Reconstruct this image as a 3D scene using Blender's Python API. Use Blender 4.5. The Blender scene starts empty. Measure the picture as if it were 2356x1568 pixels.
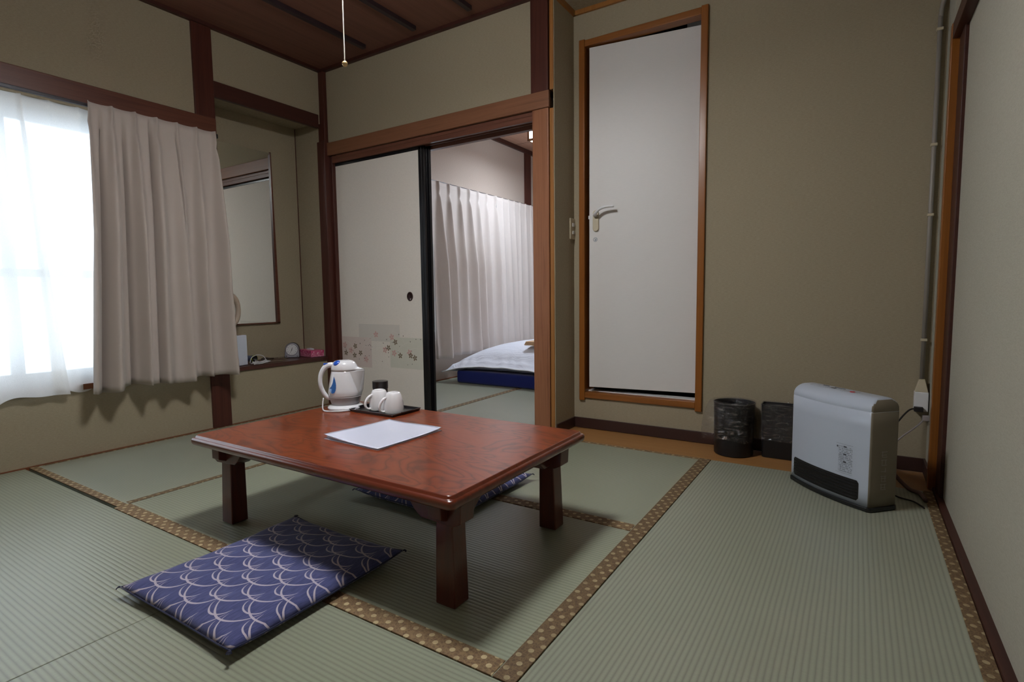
import bpy, bmesh, math, random
from mathutils import Vector, Matrix
random.seed(7)
PI = math.pi
S = bpy.context.scene
COL = S.collection

# ------------------------------------------------------------------ camera, world, exposure
cam = bpy.data.cameras.new('camera')
cam.sensor_fit = 'HORIZONTAL'; cam.sensor_width = 36.0; cam.lens = 19.073; cam.clip_start = 0.02; cam.clip_end = 200
camo = bpy.data.objects.new('camera', cam); COL.objects.link(camo)
right = Vector((0.8437485, 0.5366150, -0.0115251)); up = Vector((-0.0353038, 0.0769104, 0.9964128)); fwd = Vector((-0.5355765, 0.8403149, -0.0838375))
m = Matrix.Identity(4)
for i in range(3):
    m[i][0] = right[i]; m[i][1] = up[i]; m[i][2] = -fwd[i]; m[i][3] = (3.45028, -2.79784, 0.82566)[i]
camo.matrix_world = m
S.camera = camo
S.view_settings.view_transform = 'Standard'; S.view_settings.look = 'None'; S.view_settings.gamma = 1
S.view_settings.use_curve_mapping = False
S.view_settings.exposure = 0.62
W = bpy.data.worlds.new('world'); S.world = W; W.use_nodes = True
W.node_tree.nodes['Background'].inputs[0].default_value = (0.70, 0.84, 1.0, 1)
W.node_tree.nodes['Background'].inputs[1].default_value = 3.3
LAMP_MAIN = 60.0
LAMP_BED = 29.0

# daylight portals in the two windows
def portal(name, x, y0, y1, z0, z1):
    l = bpy.data.lights.new(name, 'AREA'); l.shape = 'RECTANGLE'; l.size = z1 - z0; l.size_y = y1 - y0
    l.cycles.is_portal = True
    o = bpy.data.objects.new(name, l); COL.objects.link(o)
    o.location = (x, (y0 + y1) / 2, (z0 + z1) / 2); o.rotation_euler = (0, -PI / 2, 0)
    return o
portal('daylight_portal', -0.16, -2.75, -0.95, 0.38, 1.83)
portal('daylight_portal', -0.16, 1.06, 2.93, 0.4, 1.88)

# ------------------------------------------------------------------ helpers
def lin(r, g, b):
    f = lambda c: (c / 255 / 12.92) if c / 255 <= 0.04045 else ((c / 255 + 0.055) / 1.055) ** 2.4
    return (f(r), f(g), f(b), 1)

def tag(o, label=None, cat=None, group=None, kind=None):
    if label: o['label'] = label
    if cat: o['category'] = cat
    if group: o['group'] = group
    if kind: o['kind'] = kind
    return o

def thing(name, label, cat, loc=(0, 0, 0), rz=0.0, group=None):
    o = bpy.data.objects.new(name, None); COL.objects.link(o)
    o.empty_display_size = 0.05
    o.location = loc; o.rotation_euler = (0, 0, rz)
    return tag(o, label, cat, group)

def link(name, bm, mat, parent=None, smooth=False, bevel=0.0, seg=2, loc=None, rz=None, auto=None):
    bmesh.ops.recalc_face_normals(bm, faces=bm.faces[:])
    me = bpy.data.meshes.new(name); bm.to_mesh(me); bm.free()
    mats = mat if isinstance(mat, (list, tuple)) else [mat]
    for x in mats: me.materials.append(x)
    if smooth:
        for p in me.polygons: p.use_smooth = True
    o = bpy.data.objects.new(name, me); COL.objects.link(o)
    if parent is not None: o.parent = parent
    if loc is not None: o.location = loc
    if rz is not None: o.rotation_euler = (0, 0, rz)
    if bevel > 0:
        b = o.modifiers.new('bevel', 'BEVEL'); b.width = bevel; b.segments = seg; b.limit_method = 'ANGLE'; b.angle_limit = math.radians(auto or 35)
        if smooth or seg > 1:
            for p in me.polygons: p.use_smooth = True
            w = o.modifiers.new('wn', 'WEIGHTED_NORMAL'); w.keep_sharp = True
    return o

def box(bm, x0, x1, y0, y1, z0, z1, mi=0):
    v = [bm.verts.new(p) for p in ((x0, y0, z0), (x1, y0, z0), (x1, y1, z0), (x0, y1, z0), (x0, y0, z1), (x1, y0, z1), (x1, y1, z1), (x0, y1, z1))]
    for f in ((0, 3, 2, 1), (4, 5, 6, 7), (0, 1, 5, 4), (1, 2, 6, 5), (2, 3, 7, 6), (3, 0, 4, 7)):
        bm.faces.new([v[i] for i in f]).material_index = mi
    return v

def BB(*boxes):
    bm = bmesh.new()
    for b in boxes: box(bm, *b)
    return bm

def struct(name, mat, *boxes, bevel=0.0, label=None, cat=None, parent=None):
    o = link(name, BB(*boxes), mat, parent=parent, bevel=bevel)
    if parent is None: o['kind'] = 'structure'
    if label: o['label'] = label
    if cat: o['category'] = cat
    return o

def prism(bm, pts, z0, z1, mi=0, T=None):
    """extrude a 2D outline (x, y) from z0 to z1; T maps (x, y, z) to 3D"""
    T = T or (lambda x, y, z: (x, y, z))
    lo = [bm.verts.new(T(x, y, z0)) for x, y in pts]; hi = [bm.verts.new(T(x, y, z1)) for x, y in pts]
    n = len(pts)
    bm.faces.new(lo[::-1]).material_index = mi; bm.faces.new(hi).material_index = mi
    for i in range(n):
        bm.faces.new((lo[i], lo[(i + 1) % n], hi[(i + 1) % n], hi[i])).material_index = mi

def lathe(bm, prof, n=48, c=(0, 0, 0), sx=1, sy=1, close=False):
    rings = []
    for r, z in prof:
        if r < 1e-6: rings.append([bm.verts.new((c[0], c[1], c[2] + z))])
        else: rings.append([bm.verts.new((c[0] + r * sx * math.cos(2 * PI * k / n), c[1] + r * sy * math.sin(2 * PI * k / n), c[2] + z)) for k in range(n)])
    for a, b in zip(rings, rings[1:]):
        for k in range(n):
            if len(a) == 1 and len(b) == 1: continue
            if len(a) == 1: bm.faces.new((a[0], b[k], b[(k + 1) % n]))
            elif len(b) == 1: bm.faces.new((a[k], a[(k + 1) % n], b[0]))
            else: bm.faces.new((a[k], a[(k + 1) % n], b[(k + 1) % n], b[k]))

def smooth_path(P, n=8):
    P = [Vector(p) for p in P]; out = []
    for i in range(len(P) - 1):
        p0 = P[max(i - 1, 0)]; p1 = P[i]; p2 = P[i + 1]; p3 = P[min(i + 2, len(P) - 1)]
        for k in range(n):
            t = k / n
            out.append(0.5 * ((2 * p1) + (p2 - p0) * t + (2 * p0 - 5 * p1 + 4 * p2 - p3) * t * t + (3 * p1 - p0 - 3 * p2 + p3) * t ** 3))
    out.append(P[-1]); return out

def tube(bm, pts, r, n=10, smooth=0, sy=1.0, upv=(0, 0, 1), caps=True):
    """tube along pts; r a number or a list; sy flattens across"""
    if smooth: 
        R = r if isinstance(r, (list, tuple)) else None
        q = smooth_path(pts, smooth)
        if R:
            r = [R[min(int(i / smooth), len(R) - 2)] * (1 - (i / smooth - min(int(i / smooth), len(R) - 2))) + R[min(int(i / smooth), len(R) - 2) + 1] * (i / smooth - min(int(i / smooth), len(R) - 2)) for i in range(len(q))]
        pts = q
    pts = [Vector(p) for p in pts]; rings = []
    u0 = Vector(upv)
    for i, p in enumerate(pts):
        d = (pts[min(i + 1, len(pts) - 1)] - pts[max(i - 1, 0)]).normalized()
        a = d.cross(u0)
        if a.length < 1e-3: a = d.cross(Vector((1, 0, 0)))
        a.normalize(); b = a.cross(d).normalized()
        rr = r[i] if isinstance(r, (list, tuple)) else r
        rings.append([bm.verts.new(p + a * rr * math.cos(2 * PI * k / n) + b * rr * sy * math.sin(2 * PI * k / n)) for k in range(n)])
    for a, b in zip(rings, rings[1:]):
        for k in range(n): bm.faces.new((a[k], a[(k + 1) % n], b[(k + 1) % n], b[k]))
    if caps:
        bm.faces.new(rings[0][::-1]); bm.faces.new(rings[-1])

def rrect(w, h, r, n=5):
    out = []
    for cx, cy, a0 in ((w / 2 - r, h / 2 - r, 0), (-w / 2 + r, h / 2 - r, 90), (-w / 2 + r, -h / 2 + r, 180), (w / 2 - r, -h / 2 + r, 270)):
        for k in range(n + 1):
            a = math.radians(a0 + 90 * k / n); out.append((cx + r * math.cos(a), cy + r * math.sin(a)))
    return out

# ------------------------------------------------------------------ materials
class NT:
    def __init__(s, name):
        s.m = bpy.data.materials.new(name); s.m.use_nodes = True; s.t = s.m.node_tree; s.b = s.t.nodes['Principled BSDF']
    def n(s, typ, **kw):
        nd = s.t.nodes.new('ShaderNode' + typ)
        for k, v in kw.items(): setattr(nd, k, v)
        return nd
    def l(s, a, b): s.t.links.new(a, b)
    def val(s, x, sock):
        if hasattr(x, 'is_linked'): s.l(x, sock)
        else: sock.default_value = x
    def math(s, op, a, b=0.0, c=0.0):
        nd = s.n('Math', operation=op)
        s.val(a, nd.inputs[0]); s.val(b, nd.inputs[1])
        if op in ('MULTIPLY_ADD', 'SMOOTH_MIN', 'WRAP', 'COMPARE'): s.val(c, nd.inputs[2])
        return nd.outputs[0]
    def obj(s): return s.n('TexCoord').outputs['Object']
    def geo(s): return s.n('NewGeometry').outputs['Position']
    def mapping(s, vec, scale=(1, 1, 1), rot=(0, 0, 0), loc=(0, 0, 0)):
        mp = s.n('Mapping'); s.l(vec, mp.inputs[0]); mp.inputs['Scale'].default_value = scale; mp.inputs['Rotation'].default_value = rot; mp.inputs['Location'].default_value = loc
        return mp.outputs[0]
    def noise(s, vec, scale, detail=4, rough=0.6, dist=0.0):
        nd = s.n('TexNoise'); s.l(vec, nd.inputs['Vector']); nd.inputs['Scale'].default_value = scale; nd.inputs['Detail'].default_value = detail; nd.inputs['Roughness'].default_value = rough; nd.inputs['Distortion'].default_value = dist
        return nd.outputs['Fac']
    def ramp(s, fac, stops):
        nd = s.n('ValToRGB'); s.l(fac, nd.inputs[0]); cr = nd.color_ramp
        while len(cr.elements) < len(stops): cr.elements.new(0.5)
        for e, (p, c) in zip(cr.elements, stops): e.position = p; e.color = c
        return nd.outputs[0]
    def mix(s, fac, a, b, mode='MIX'):
        nd = s.n('Mix', data_type='RGBA', blend_type=mode)
        s.val(fac, nd.inputs[0]); s.val(a, nd.inputs[6]); s.val(b, nd.inputs[7])
        return nd.outputs[2]
    def bump(s, h, strength=0.3, dist=0.002):
        nd = s.n('Bump'); s.l(h, nd.inputs['Height']); nd.inputs['Strength'].default_value = strength; nd.inputs['Distance'].default_value = dist
        s.l(nd.outputs[0], s.b.inputs['Normal'])
    def base(s, c): s.val(c, s.b.inputs['Base Color'])
    def rough(s, r): s.val(r, s.b.inputs['Roughness'])

def plain(name, col, rough=0.5, metal=0.0, spec=0.5, bump=0.0, bscale=300, coat=0.0, var=0.06):
    t = NT(name); c = lin(*col)
    p = t.obj()
    if var > 0:
        n = t.noise(p, 25, 3)
        d = tuple(x * (1 - var) for x in c[:3]) + (1,)
        t.base(t.mix(n, c, d))
    else: t.base(c)
    t.rough(rough); t.b.inputs['Metallic'].default_value = metal; t.b.inputs['Specular IOR Level'].default_value = spec
    t.b.inputs['Coat Weight'].default_value = coat
    if bump > 0: t.bump(t.noise(p, bscale, 3), bump, 0.001)
    return t.m

def wood(name, c1, c2, axis='Z', rough=0.45, scale=1.0, dist=1.5, coat=0.0, c3=None, fine=1.0, spec=0.4):
    t = NT(name)
    st = {'X': (0.6, 14, 14), 'Y': (14, 0.6, 14), 'Z': (14, 14, 0.6)}[axis]
    st2 = {'X': (2, 160, 160), 'Y': (160, 2, 160), 'Z': (160, 160, 2)}[axis]
    p = t.geo()
    n1 = t.noise(t.mapping(p, tuple(x * scale for x in st)), 1.0, 5, 0.65, dist)
    n2 = t.noise(t.mapping(p, st2), 1.0, 2, 0.5)
    n3 = t.noise(p, 2.2, 2)
    a = t.ramp(n1, [(0.30, lin(*c1)), (0.52, lin(*c2)), (0.70, lin(*(c3 or c1)))])
    b = t.mix(t.math('MULTIPLY', n2, 0.45 * fine), a, tuple(x * 0.45 for x in lin(*c1)[:3]) + (1,))
    d = t.mix(t.math('MULTIPLY', n3, 0.5), b, tuple(x * 0.65 for x in lin(*c2)[:3]) + (1,))
    t.base(d); t.rough(rough); t.b.inputs['Coat Weight'].default_value = coat; t.b.inputs['Coat Roughness'].default_value = 0.12
    t.b.inputs['Specular IOR Level'].default_value = spec
    t.bump(n2, 0.12, 0.0006)
    return t.m

def wallpaper(name, c1, c2):
    t = NT(name); p = t.geo()
    h = t.noise(t.mapping(p, (60, 60, 420)), 1.0, 3, 0.7)
    g = t.noise(p, 260, 3, 0.7)
    big = t.noise(p, 1.3, 3, 0.5)
    f = t.math('MULTIPLY_ADD', h, 0.6, t.math('MULTIPLY', g, 0.4))
    a = t.ramp(f, [(0.38, lin(*c2)), (0.62, lin(*c1))])
    a = t.mix(t.math('MULTIPLY', big, 0.35), a, tuple(x * 0.86 for x in lin(*c2)[:3]) + (1,))
    t.base(a); t.rough(0.92); t.b.inputs['Specular IOR Level'].default_value = 0.15
    t.bump(f, 0.35, 0.0012)
    return t.m

M = {}
M['wall'] = wallpaper('khaki_wallpaper', (170, 158, 135), (152, 140, 118))
M['wall_bed'] = wallpaper('beige_wallpaper', (194, 180, 169), (180, 165, 153))
M['paper'] = wallpaper('sliding_door_paper', (238, 230, 221), (228, 220, 211))
M['panel'] = wallpaper('closet_paper', (178, 174, 160), (164, 160, 146))
M['post'] = wood('dark_cedar', (66, 33, 27), (92, 50, 40), 'Z', 0.38)
M['beam_y'] = wood('dark_cedar_beam_y', (84, 46, 36), (112, 66, 50), 'Y', 0.4)
M['beam_y2'] = wood('deep_cedar_beam_y', (58, 30, 26), (78, 42, 34), 'Y', 0.45)
M['nageshi'] = wood('warm_cedar_beam', (122, 80, 56), (146, 98, 70), 'X', 0.45, dist=2.5, c3=(134, 88, 62))
M['kamoi'] = wood('lintel_wood', (96, 56, 42), (122, 76, 58), 'X', 0.45)
M['post_r'] = wood('light_cedar_post', (142, 90, 62), (168, 112, 80), 'Z', 0.36, c3=(118, 70, 48), dist=3.0)
M['trim'] = wood('orange_trim', (150, 96, 44), (176, 120, 64), 'Z', 0.35)
M['frame_z'] = wood('door_frame_wood', (136, 80, 30), (158, 96, 40), 'Z', 0.3)
M['frame_x'] = wood('door_frame_wood_across', (134, 80, 34), (160, 100, 48), 'X', 0.3)
M['ceiling'] = wood('ceiling_board', (104, 66, 54), (128, 84, 68), 'Y', 0.6, scale=0.5)
M['ceil_bed'] = wood('pale_ceiling_board', (186, 140, 116), (204, 160, 136), 'Y', 0.6, scale=0.5)
M['batten'] = plain('dark_batten', (44, 30, 34), 0.5)
M['base'] = plain('dark_vinyl_baseboard', (58, 36, 32), 0.4)
M['plank'] = wood('plank_floor', (164, 114, 64), (178, 130, 78), 'X', 0.35)
M['blackframe'] = plain('black_lacquer_frame', (20, 19, 22), 0.3)
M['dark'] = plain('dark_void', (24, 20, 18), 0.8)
M['white_plastic'] = plain('white_plastic', (226, 226, 228), 0.3)
M['cream'] = plain('cream_plastic', (196, 184, 158), 0.4)
M['alu'] = plain('aluminium', (160, 165, 170), 0.35, 0.8)
M['bronze'] = plain('dark_bronze', (60, 58, 62), 0.4, 0.5)
M['black'] = plain('black_plastic', (22, 22, 24), 0.35)
M['sill'] = wood('sill_wood', (110, 60, 38), (140, 82, 52), 'Y', 0.4)

# tatami rush: ridges along one axis
def tatami(name, axis, c1, c2):
    t = NT(name); p = t.geo()
    sep = t.n('SeparateXYZ'); t.l(p, sep.inputs[0])
    q = sep.outputs['X'] if axis == 'Y' else sep.outputs['Y']
    wob = t.noise(p, 3, 2)
    q = t.math('ADD', q, t.math('MULTIPLY', wob, 0.004))
    w = t.math('MULTIPLY', q, 2 * PI / 0.0132)
    s = t.math('SINE', w)
    r = t.math('MULTIPLY_ADD', s, 0.5, 0.5)
    groove = t.math('POWER', r, 0.45)
    st = (8, 420, 1) if axis == 'Y' else (420, 8, 1)
    st2 = (380, 30, 1) if axis == 'X' else (30, 380, 1)
    fine = t.noise(t.mapping(p, st2), 1.0, 3, 0.6)
    big = t.noise(p, 1.1, 4, 0.6)
    a = t.ramp(big, [(0.3, lin(*c1)), (0.7, lin(*c2))])
    a = t.mix(t.math('MULTIPLY', fine, 0.5), a, tuple(x * 0.72 for x in lin(*c1)[:3]) + (1,))
    a = t.mix(t.math('MULTIPLY', t.math('SUBTRACT', 1.0, groove), 0.55), a, tuple(x * 0.45 for x in lin(*c1)[:3]) + (1,))
    t.base(a); t.rough(0.34); t.b.inputs['Specular IOR Level'].default_value = 0.55
    h = t.math('ADD', groove, t.math('MULTIPLY', fine, 0.25))
    t.bump(h, 0.5, 0.0012)
    return t.m
M['tat_x'] = tatami('rush_mat_ridges_x', 'X', (148, 153, 132), (160, 163, 142))
M['tat_y'] = tatami('rush_mat_ridges_y', 'Y', (152, 156, 138), (166, 168, 150))

# patterned border cloth: hexagon-like pale dots on brown brocade, along x or y
def brocade(name, axis, sheen_dim=1.0):
    t = NT(name); p = t.geo()
    if axis == 'Y': p = t.mapping(p, rot=(0, 0, PI / 2))
    sep = t.n('SeparateXYZ'); t.l(p, sep.inputs[0])
    L = 0.052; LW = 0.036
    def cell(ox, oy):
        u = t.math('SUBTRACT', t.math('FRACT', t.math('MULTIPLY_ADD', sep.outputs['X'], 1 / L, ox)), 0.5)
        v = t.math('SUBTRACT', t.math('FRACT', t.math('MULTIPLY_ADD', sep.outputs['Y'], 1 / LW, oy)), 0.5)
        u = t.math('MULTIPLY', u, L); v = t.math('MULTIPLY', v, LW)
        d = t.math('SQRT', t.math('ADD', t.math('MULTIPLY', u, u), t.math('MULTIPLY', v, v)))
        return t.math('LESS_THAN', d, 0.0072)
    dots = t.math('MAXIMUM', cell(0.0, 0.2), cell(0.5, 0.7))
    vo = t.n('TexVoronoi', feature='DISTANCE_TO_EDGE'); t.l(p, vo.inputs['Vector']); vo.inputs['Scale'].default_value = 110
    net = t.math('LESS_THAN', vo.outputs['Distance'], 0.09)
    n = t.noise(p, 90, 2)
    a = t.ramp(n, [(0.35, lin(104, 80, 56)), (0.65, lin(124, 98, 68))])
    a = t.mix(t.math('MULTIPLY', net, 0.4), a, lin(150, 124, 82))
    a = t.mix(t.math('MULTIPLY', dots, t.math('MULTIPLY_ADD', t.noise(p, 30, 2), 1.2, 0.0)), a, lin(206, 188, 146))
    a = t.mix(1.0, a, (sheen_dim, sheen_dim, sheen_dim, 1), 'MULTIPLY')
    t.base(a); t.rough(0.75); t.bump(t.math('ADD', dots, t.math('MULTIPLY', net, .4)), 0.3, 0.0006)
    return t.m
M['heri_x'] = brocade('border_brocade_x', 'X')
M['heri_y'] = brocade('border_brocade_y', 'Y', 0.72)  # weaker sheen of borders running this way is put in as darker colour

def fabric(name, col, rough=0.85, weave=900, sheen=0.2, var=0.05):
    t = NT(name); p = t.obj()
    n = t.noise(t.mapping(p, (1, 1, 1)), weave, 2)
    c = lin(*col); d = tuple(x * (1 - var * 2) for x in c[:3]) + (1,)
    t.base(t.mix(n, c, d)); t.rough(rough); t.b.inputs['Sheen Weight'].default_value = sheen
    t.b.inputs['Specular IOR Level'].default_value = 0.25
    t.bump(n, 0.15, 0.0006)
    return t.m
M['curtain'] = fabric('taupe_curtain_cloth', (190, 178, 170), 0.7)
M['curtain_bed'] = fabric('pale_curtain_cloth', (218, 208, 202), 0.7)
M['duvet'] = fabric('white_cotton', (226, 228, 236), 0.8)
M['navy'] = fabric('navy_cotton', (24, 36, 104), 0.9)
M['tan'] = fabric('tan_cotton', (214, 178, 140), 0.9)

# sheer: translucent white net
t = NT('sheer_net'); nt = t.t
tr = t.n('BsdfTranslucent'); tr.inputs[0].default_value = (0.96, 0.93, 0.88, 1)
df = t.n('BsdfDiffuse'); df.inputs[0].default_value = (0.86, 0.86, 0.85, 1)
tp = t.n('BsdfTransparent'); tp.inputs[0].default_value = (1, 1, 1, 1)
m1 = t.n('MixShader'); m1.inputs[0].default_value = 0.55; t.l(tr.outputs[0], m1.inputs[1]); t.l(df.outputs[0], m1.inputs[2])
m2 = t.n('MixShader'); t.l(m1.outputs[0], m2.inputs[1]); t.l(tp.outputs[0], m2.inputs[2])
wv = t.noise(t.obj(), 500, 2); t.l(t.math('MULTIPLY', wv, 0.34), m2.inputs[0])
t.l(m2.outputs[0], nt.nodes['Material Output'].inputs[0]); M['sheer'] = t.m

t = NT('clear_glass'); gl = t.n('BsdfGlass'); gl.inputs['IOR'].default_value = 1.45; gl.inputs['Roughness'].default_value = 0.0
tp = t.n('BsdfTransparent'); mx = t.n('MixShader'); mx.inputs[0].default_value = 0.1
gg = t.n('BsdfGlossy'); gg.inputs['Roughness'].default_value = 0.02
t.l(tp.outputs[0], mx.inputs[1]); t.l(gg.outputs[0], mx.inputs[2]); t.l(mx.outputs[0], t.t.nodes['Material Output'].inputs[0]); M['glass'] = t.m

t = NT('mirror_silver'); t.base((0.80, 0.82, 0.80, 1)); t.b.inputs['Metallic'].default_value = 1.0
t.rough(t.math('MULTIPLY_ADD', t.noise(t.obj(), 3, 2), 0.01, 0.005)); M['mirror'] = t.m

def emis(name, col, k):
    t = NT(name); t.base((0.9, 0.9, 0.9, 1)); t.b.inputs['Emission Color'].default_value = col; t.b.inputs['Emission Strength'].default_value = k
    return t.m

# ------------------------------------------------------------------ the shell of the room
YB = -3.35   # wall behind the camera
XR = 3.76
wl = M['wall']
struct('floor', M['dark'], (-0.1, XR + 0.2, YB, 0.13, -0.12, -0.05), (-0.1, 3.96, 0.13, 3.9, -0.12, -0.05), label='dark subfloor under the straw mats of the room', cat='floor')
struct('floor_planks', M['plank'], (1.94, XR, -0.045, 0.30, -0.05, -0.002), label='orange plank strip of floor in front of the recessed wall', cat='floor')
struct('wall_left', wl, (-0.12, 0, YB, -0.89, 0.0, 0.36), (-0.12, 0, -0.89, 0.0, 0.0, 0.345),
       (-0.12, 0, YB, -0.89, 1.79, 2.52), (-0.12, 0, -0.89, 0.0, 2.12, 2.52), (-0.12, 0, YB, -2.76, 0.36, 1.79),
       label='khaki papered wall around the bright window', cat='wall')
# niche behind the left wall
struct('wall_niche', wl, (-0.34, -0.30, -0.90, 0.02, 0.30, 2.2), (-0.32, -0.0, -0.87, -0.83, 0.345, 2.2), (-0.32, -0.005, -0.028, 0.02, 0.345, 2.2), (-0.32, -0.005, -0.85, 0.0, 2.13, 2.2),
       label='khaki papered inside of the shallow mirror niche', cat='wall')
# thin joint line in the corner of the niche
struct('trim_13', M['post'], (-0.3005, -0.2955, -0.033, -0.0275, 0.375, 2.14), label='thin dark joint in the inner corner of the niche', cat='trim')
struct('wall_back', wl, (0.03, 1.88, 0.0, 0.06, 1.93, 2.52), label='khaki papered wall above the sliding doors', cat='wall')
struct('wall_back_bedroom', M['wall_bed'], (0.0, 1.9, 0.06, 0.12, 1.86, 2.6), (1.894, 1.90, 0.12, 3.9, 0.0, 2.6), label='beige papered bedroom side of the dividing wall', cat='wall')
struct('wall_recess', wl, (1.93, 2.03, 0.25, 0.31, 0.0, 2.5), (2.73, 3.76, 0.25, 0.31, 0.0, 2.5), (2.03, 2.73, 0.25, 0.31, 2.30, 2.5), (2.03, 2.73, 0.25, 0.31, 0.0, 0.19),
       label='khaki papered recessed wall holding the white hinged door', cat='wall')
struct('wall_recess_side', wl, (1.90, 1.968, 0.105, 0.25, 0.0, 2.5), (1.962, 1.968, 0.0, 0.105, 0.0, 2.5), label='narrow khaki return wall carrying the light switch', cat='wall')
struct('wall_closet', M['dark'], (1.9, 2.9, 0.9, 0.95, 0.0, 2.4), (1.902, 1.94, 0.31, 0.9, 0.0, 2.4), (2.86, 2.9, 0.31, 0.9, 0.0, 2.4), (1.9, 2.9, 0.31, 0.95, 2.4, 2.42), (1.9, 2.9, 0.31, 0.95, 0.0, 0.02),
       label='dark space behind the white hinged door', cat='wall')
struct('wall_right', M['panel'], (XR, XR + 0.06, YB, -0.0, 0.0, 1.84), label='pale grey papered wall nearest the camera', cat='wall')
struct('wall_right_upper', wl, (XR, XR + 0.06, YB, 0.3, 1.84, 2.52), label='khaki wall above the dark header on the near wall', cat='wall')
struct('wall_right_return', M['panel'], (3.735, XR + 0.06, 0.03, 0.25, 0.0, 2.5), label='short grey return wall beside the cable conduit', cat='wall')
struct('wall_rear', wl, (-0.1, XR + 0.06, YB - 0.06, YB, 0.0, 2.52), label='khaki wall behind the camera', cat='wall')
struct('ceiling', M['ceiling'], (-0.05, XR + 0.06, YB, 0.0, 2.51, 2.56), label='dark brown boarded ceiling of the sitting room', cat='ceiling')
struct('ceiling_recess', wl, (1.93, XR + 0.06, 0.0, 0.31, 2.49, 2.54), label='khaki papered ceiling of the recess by the white door', cat='ceiling')
struct('trim_1', M['trim'], (1.966, XR, 0.235, 0.252, 2.465, 2.49), (1.966, 1.985, 0.0, 0.25, 2.465, 2.49), label='thin orange cornice at the top of the recess', cat='trim')
k = 0
for x in (0.150, 0.590, 1.040, 1.474, 1.91, 2.35, 2.79, 3.23, 3.66):
    if x in (0.150,): continue
    k += 1
    o = struct('ceiling_batten', M['batten'], (x - 0.016, x + 0.016, YB, -0.115, 2.485, 2.512), bevel=0.002)
    o['kind'] = 'structure'; o['group'] = 'dark battens across the ceiling boards'
    o['label'] = 'slim dark batten running along the brown board ceiling'; o['category'] = 'batten'
# cornice of the board ceiling
struct('trim_2', M['beam_y2'], (0.0, 0.03, YB, 0.0, 2.49, 2.512), (0.0, 1.94, -0.03, 0.0, 2.49, 2.512), label='dark cornice where the board ceiling meets the walls', cat='trim')

# posts and beams
struct('trim_3', M['post'], (-0.02, 0.014, -0.952, -0.83, 0.0, 2.5), bevel=0.004, label='dark cedar post between the window and the niche', cat='post')
struct('trim_4', M['beam_y'], (-0.01, 0.034, YB, -0.840, 1.838, 1.942), bevel=0.004, label='dark cedar header beam above the window curtains', cat='beam')
struct('trim_5', M['beam_y2'], (-0.02, 0.008, -0.83, -0.045, 2.085, 2.182), bevel=0.003, label='dark beam across the top of the mirror niche', cat='beam')
struct('trim_6', M['post'], (-0.02, 0.052, -0.03, 0.02, 1.975, 2.5), (-0.02, 0.062, -0.048, 0.11, 0.0, 1.985), (0.062, 0.086, 0.0, 0.11, 0.0, 1.88), bevel=0.003, label='dark corner post between niche and sliding doors', cat='post')
struct('trim_7', M['nageshi'], (0.0, 1.944, -0.022, 0.0, 1.881, 1.974), bevel=0.003, label='warm brown header beam across the sliding doors', cat='beam')
struct('trim_8', M['kamoi'], (0.086, 1.828, 0.0, 0.022, 1.828, 1.858), (0.086, 1.828, 0.050, 0.058, 1.828, 1.858), (0.086, 1.828, 0.086, 0.12, 1.812, 1.858), (0.086, 1.828, 0.0, 0.12, 1.858, 1.8805), bevel=0.0015,
       label='grooved lintel the sliding doors run in', cat='beam')
struct('trim_9', M['post_r'], (1.828, 1.936, -0.012, 0.12, 0.0, 1.885), bevel=0.006, label='warm cedar post at the side of the bedroom opening', cat='post')
struct('trim_14', M['post'], (1.820, 1.934, -0.012, 0.12, 1.97, 2.5), bevel=0.006, label='dark upper length of the post above the header beam', cat='post')
struct('trim_10', M['trim'], (1.939, 1.964, -0.004, 0.10, 0.0, 1.878), (1.939, 1.964, -0.004, 0.10, 1.978, 2.49), bevel=0.003, label='thin bright orange strip beside the cedar post', cat='trim')
struct('trim_11', M['sill'], (0.086, 1.828, 0.0, 0.12, -0.05, 0.004), label='wooden sill track under the sliding doors', cat='trim')
struct('trim_12', M['sill'], (0.0, 0.012, YB, -0.0, -0.04, 0.004), label='thin reddish strip along the foot of the window wall', cat='trim')
struct('trim_15', M['frame_z'], (3.722, 3.772, -0.01, 0.03, 0.0, 1.86), bevel=0.003, label='orange brown post in the far corner of the near wall', cat='post')
struct('trim_16', M['beam_y2'], (3.725, XR + 0.01, YB, -0.01, 1.80, 1.86), (3.748, XR + 0.005, -0.14, -0.01, 0.0, 1.82) , bevel=0.002, label='dark header along the top of the near wall', cat='beam')
struct('trim_17', M['beam_y2'], (3.738, XR + 0.002, YB, -0.01, -0.04, 0.012), label='dark sill strip at the foot of the near wall', cat='trim')
struct('baseboard_back', M['base'], (1.968, 3.735, 0.240, 0.25, 0.0, 0.063), (1.968, 1.978, 0.0, 0.25, 0.0, 0.063), (3.725, 3.735, 0.03, 0.25, 0.0, 0.063), bevel=0.002, label='dark brown baseboard around the recess', cat='baseboard')
# thin joint line in the corner of the niche

# shelf board of the niche
struct('niche_shelf', wood('shelf_board', (66, 38, 34), (88, 52, 44), 'Y', 0.35), (-0.30, 0.012, -0.83, -0.045, 0.345, 0.372), bevel=0.003, label='dark wooden shelf board at the foot of the mirror niche', cat='shelf')

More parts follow.
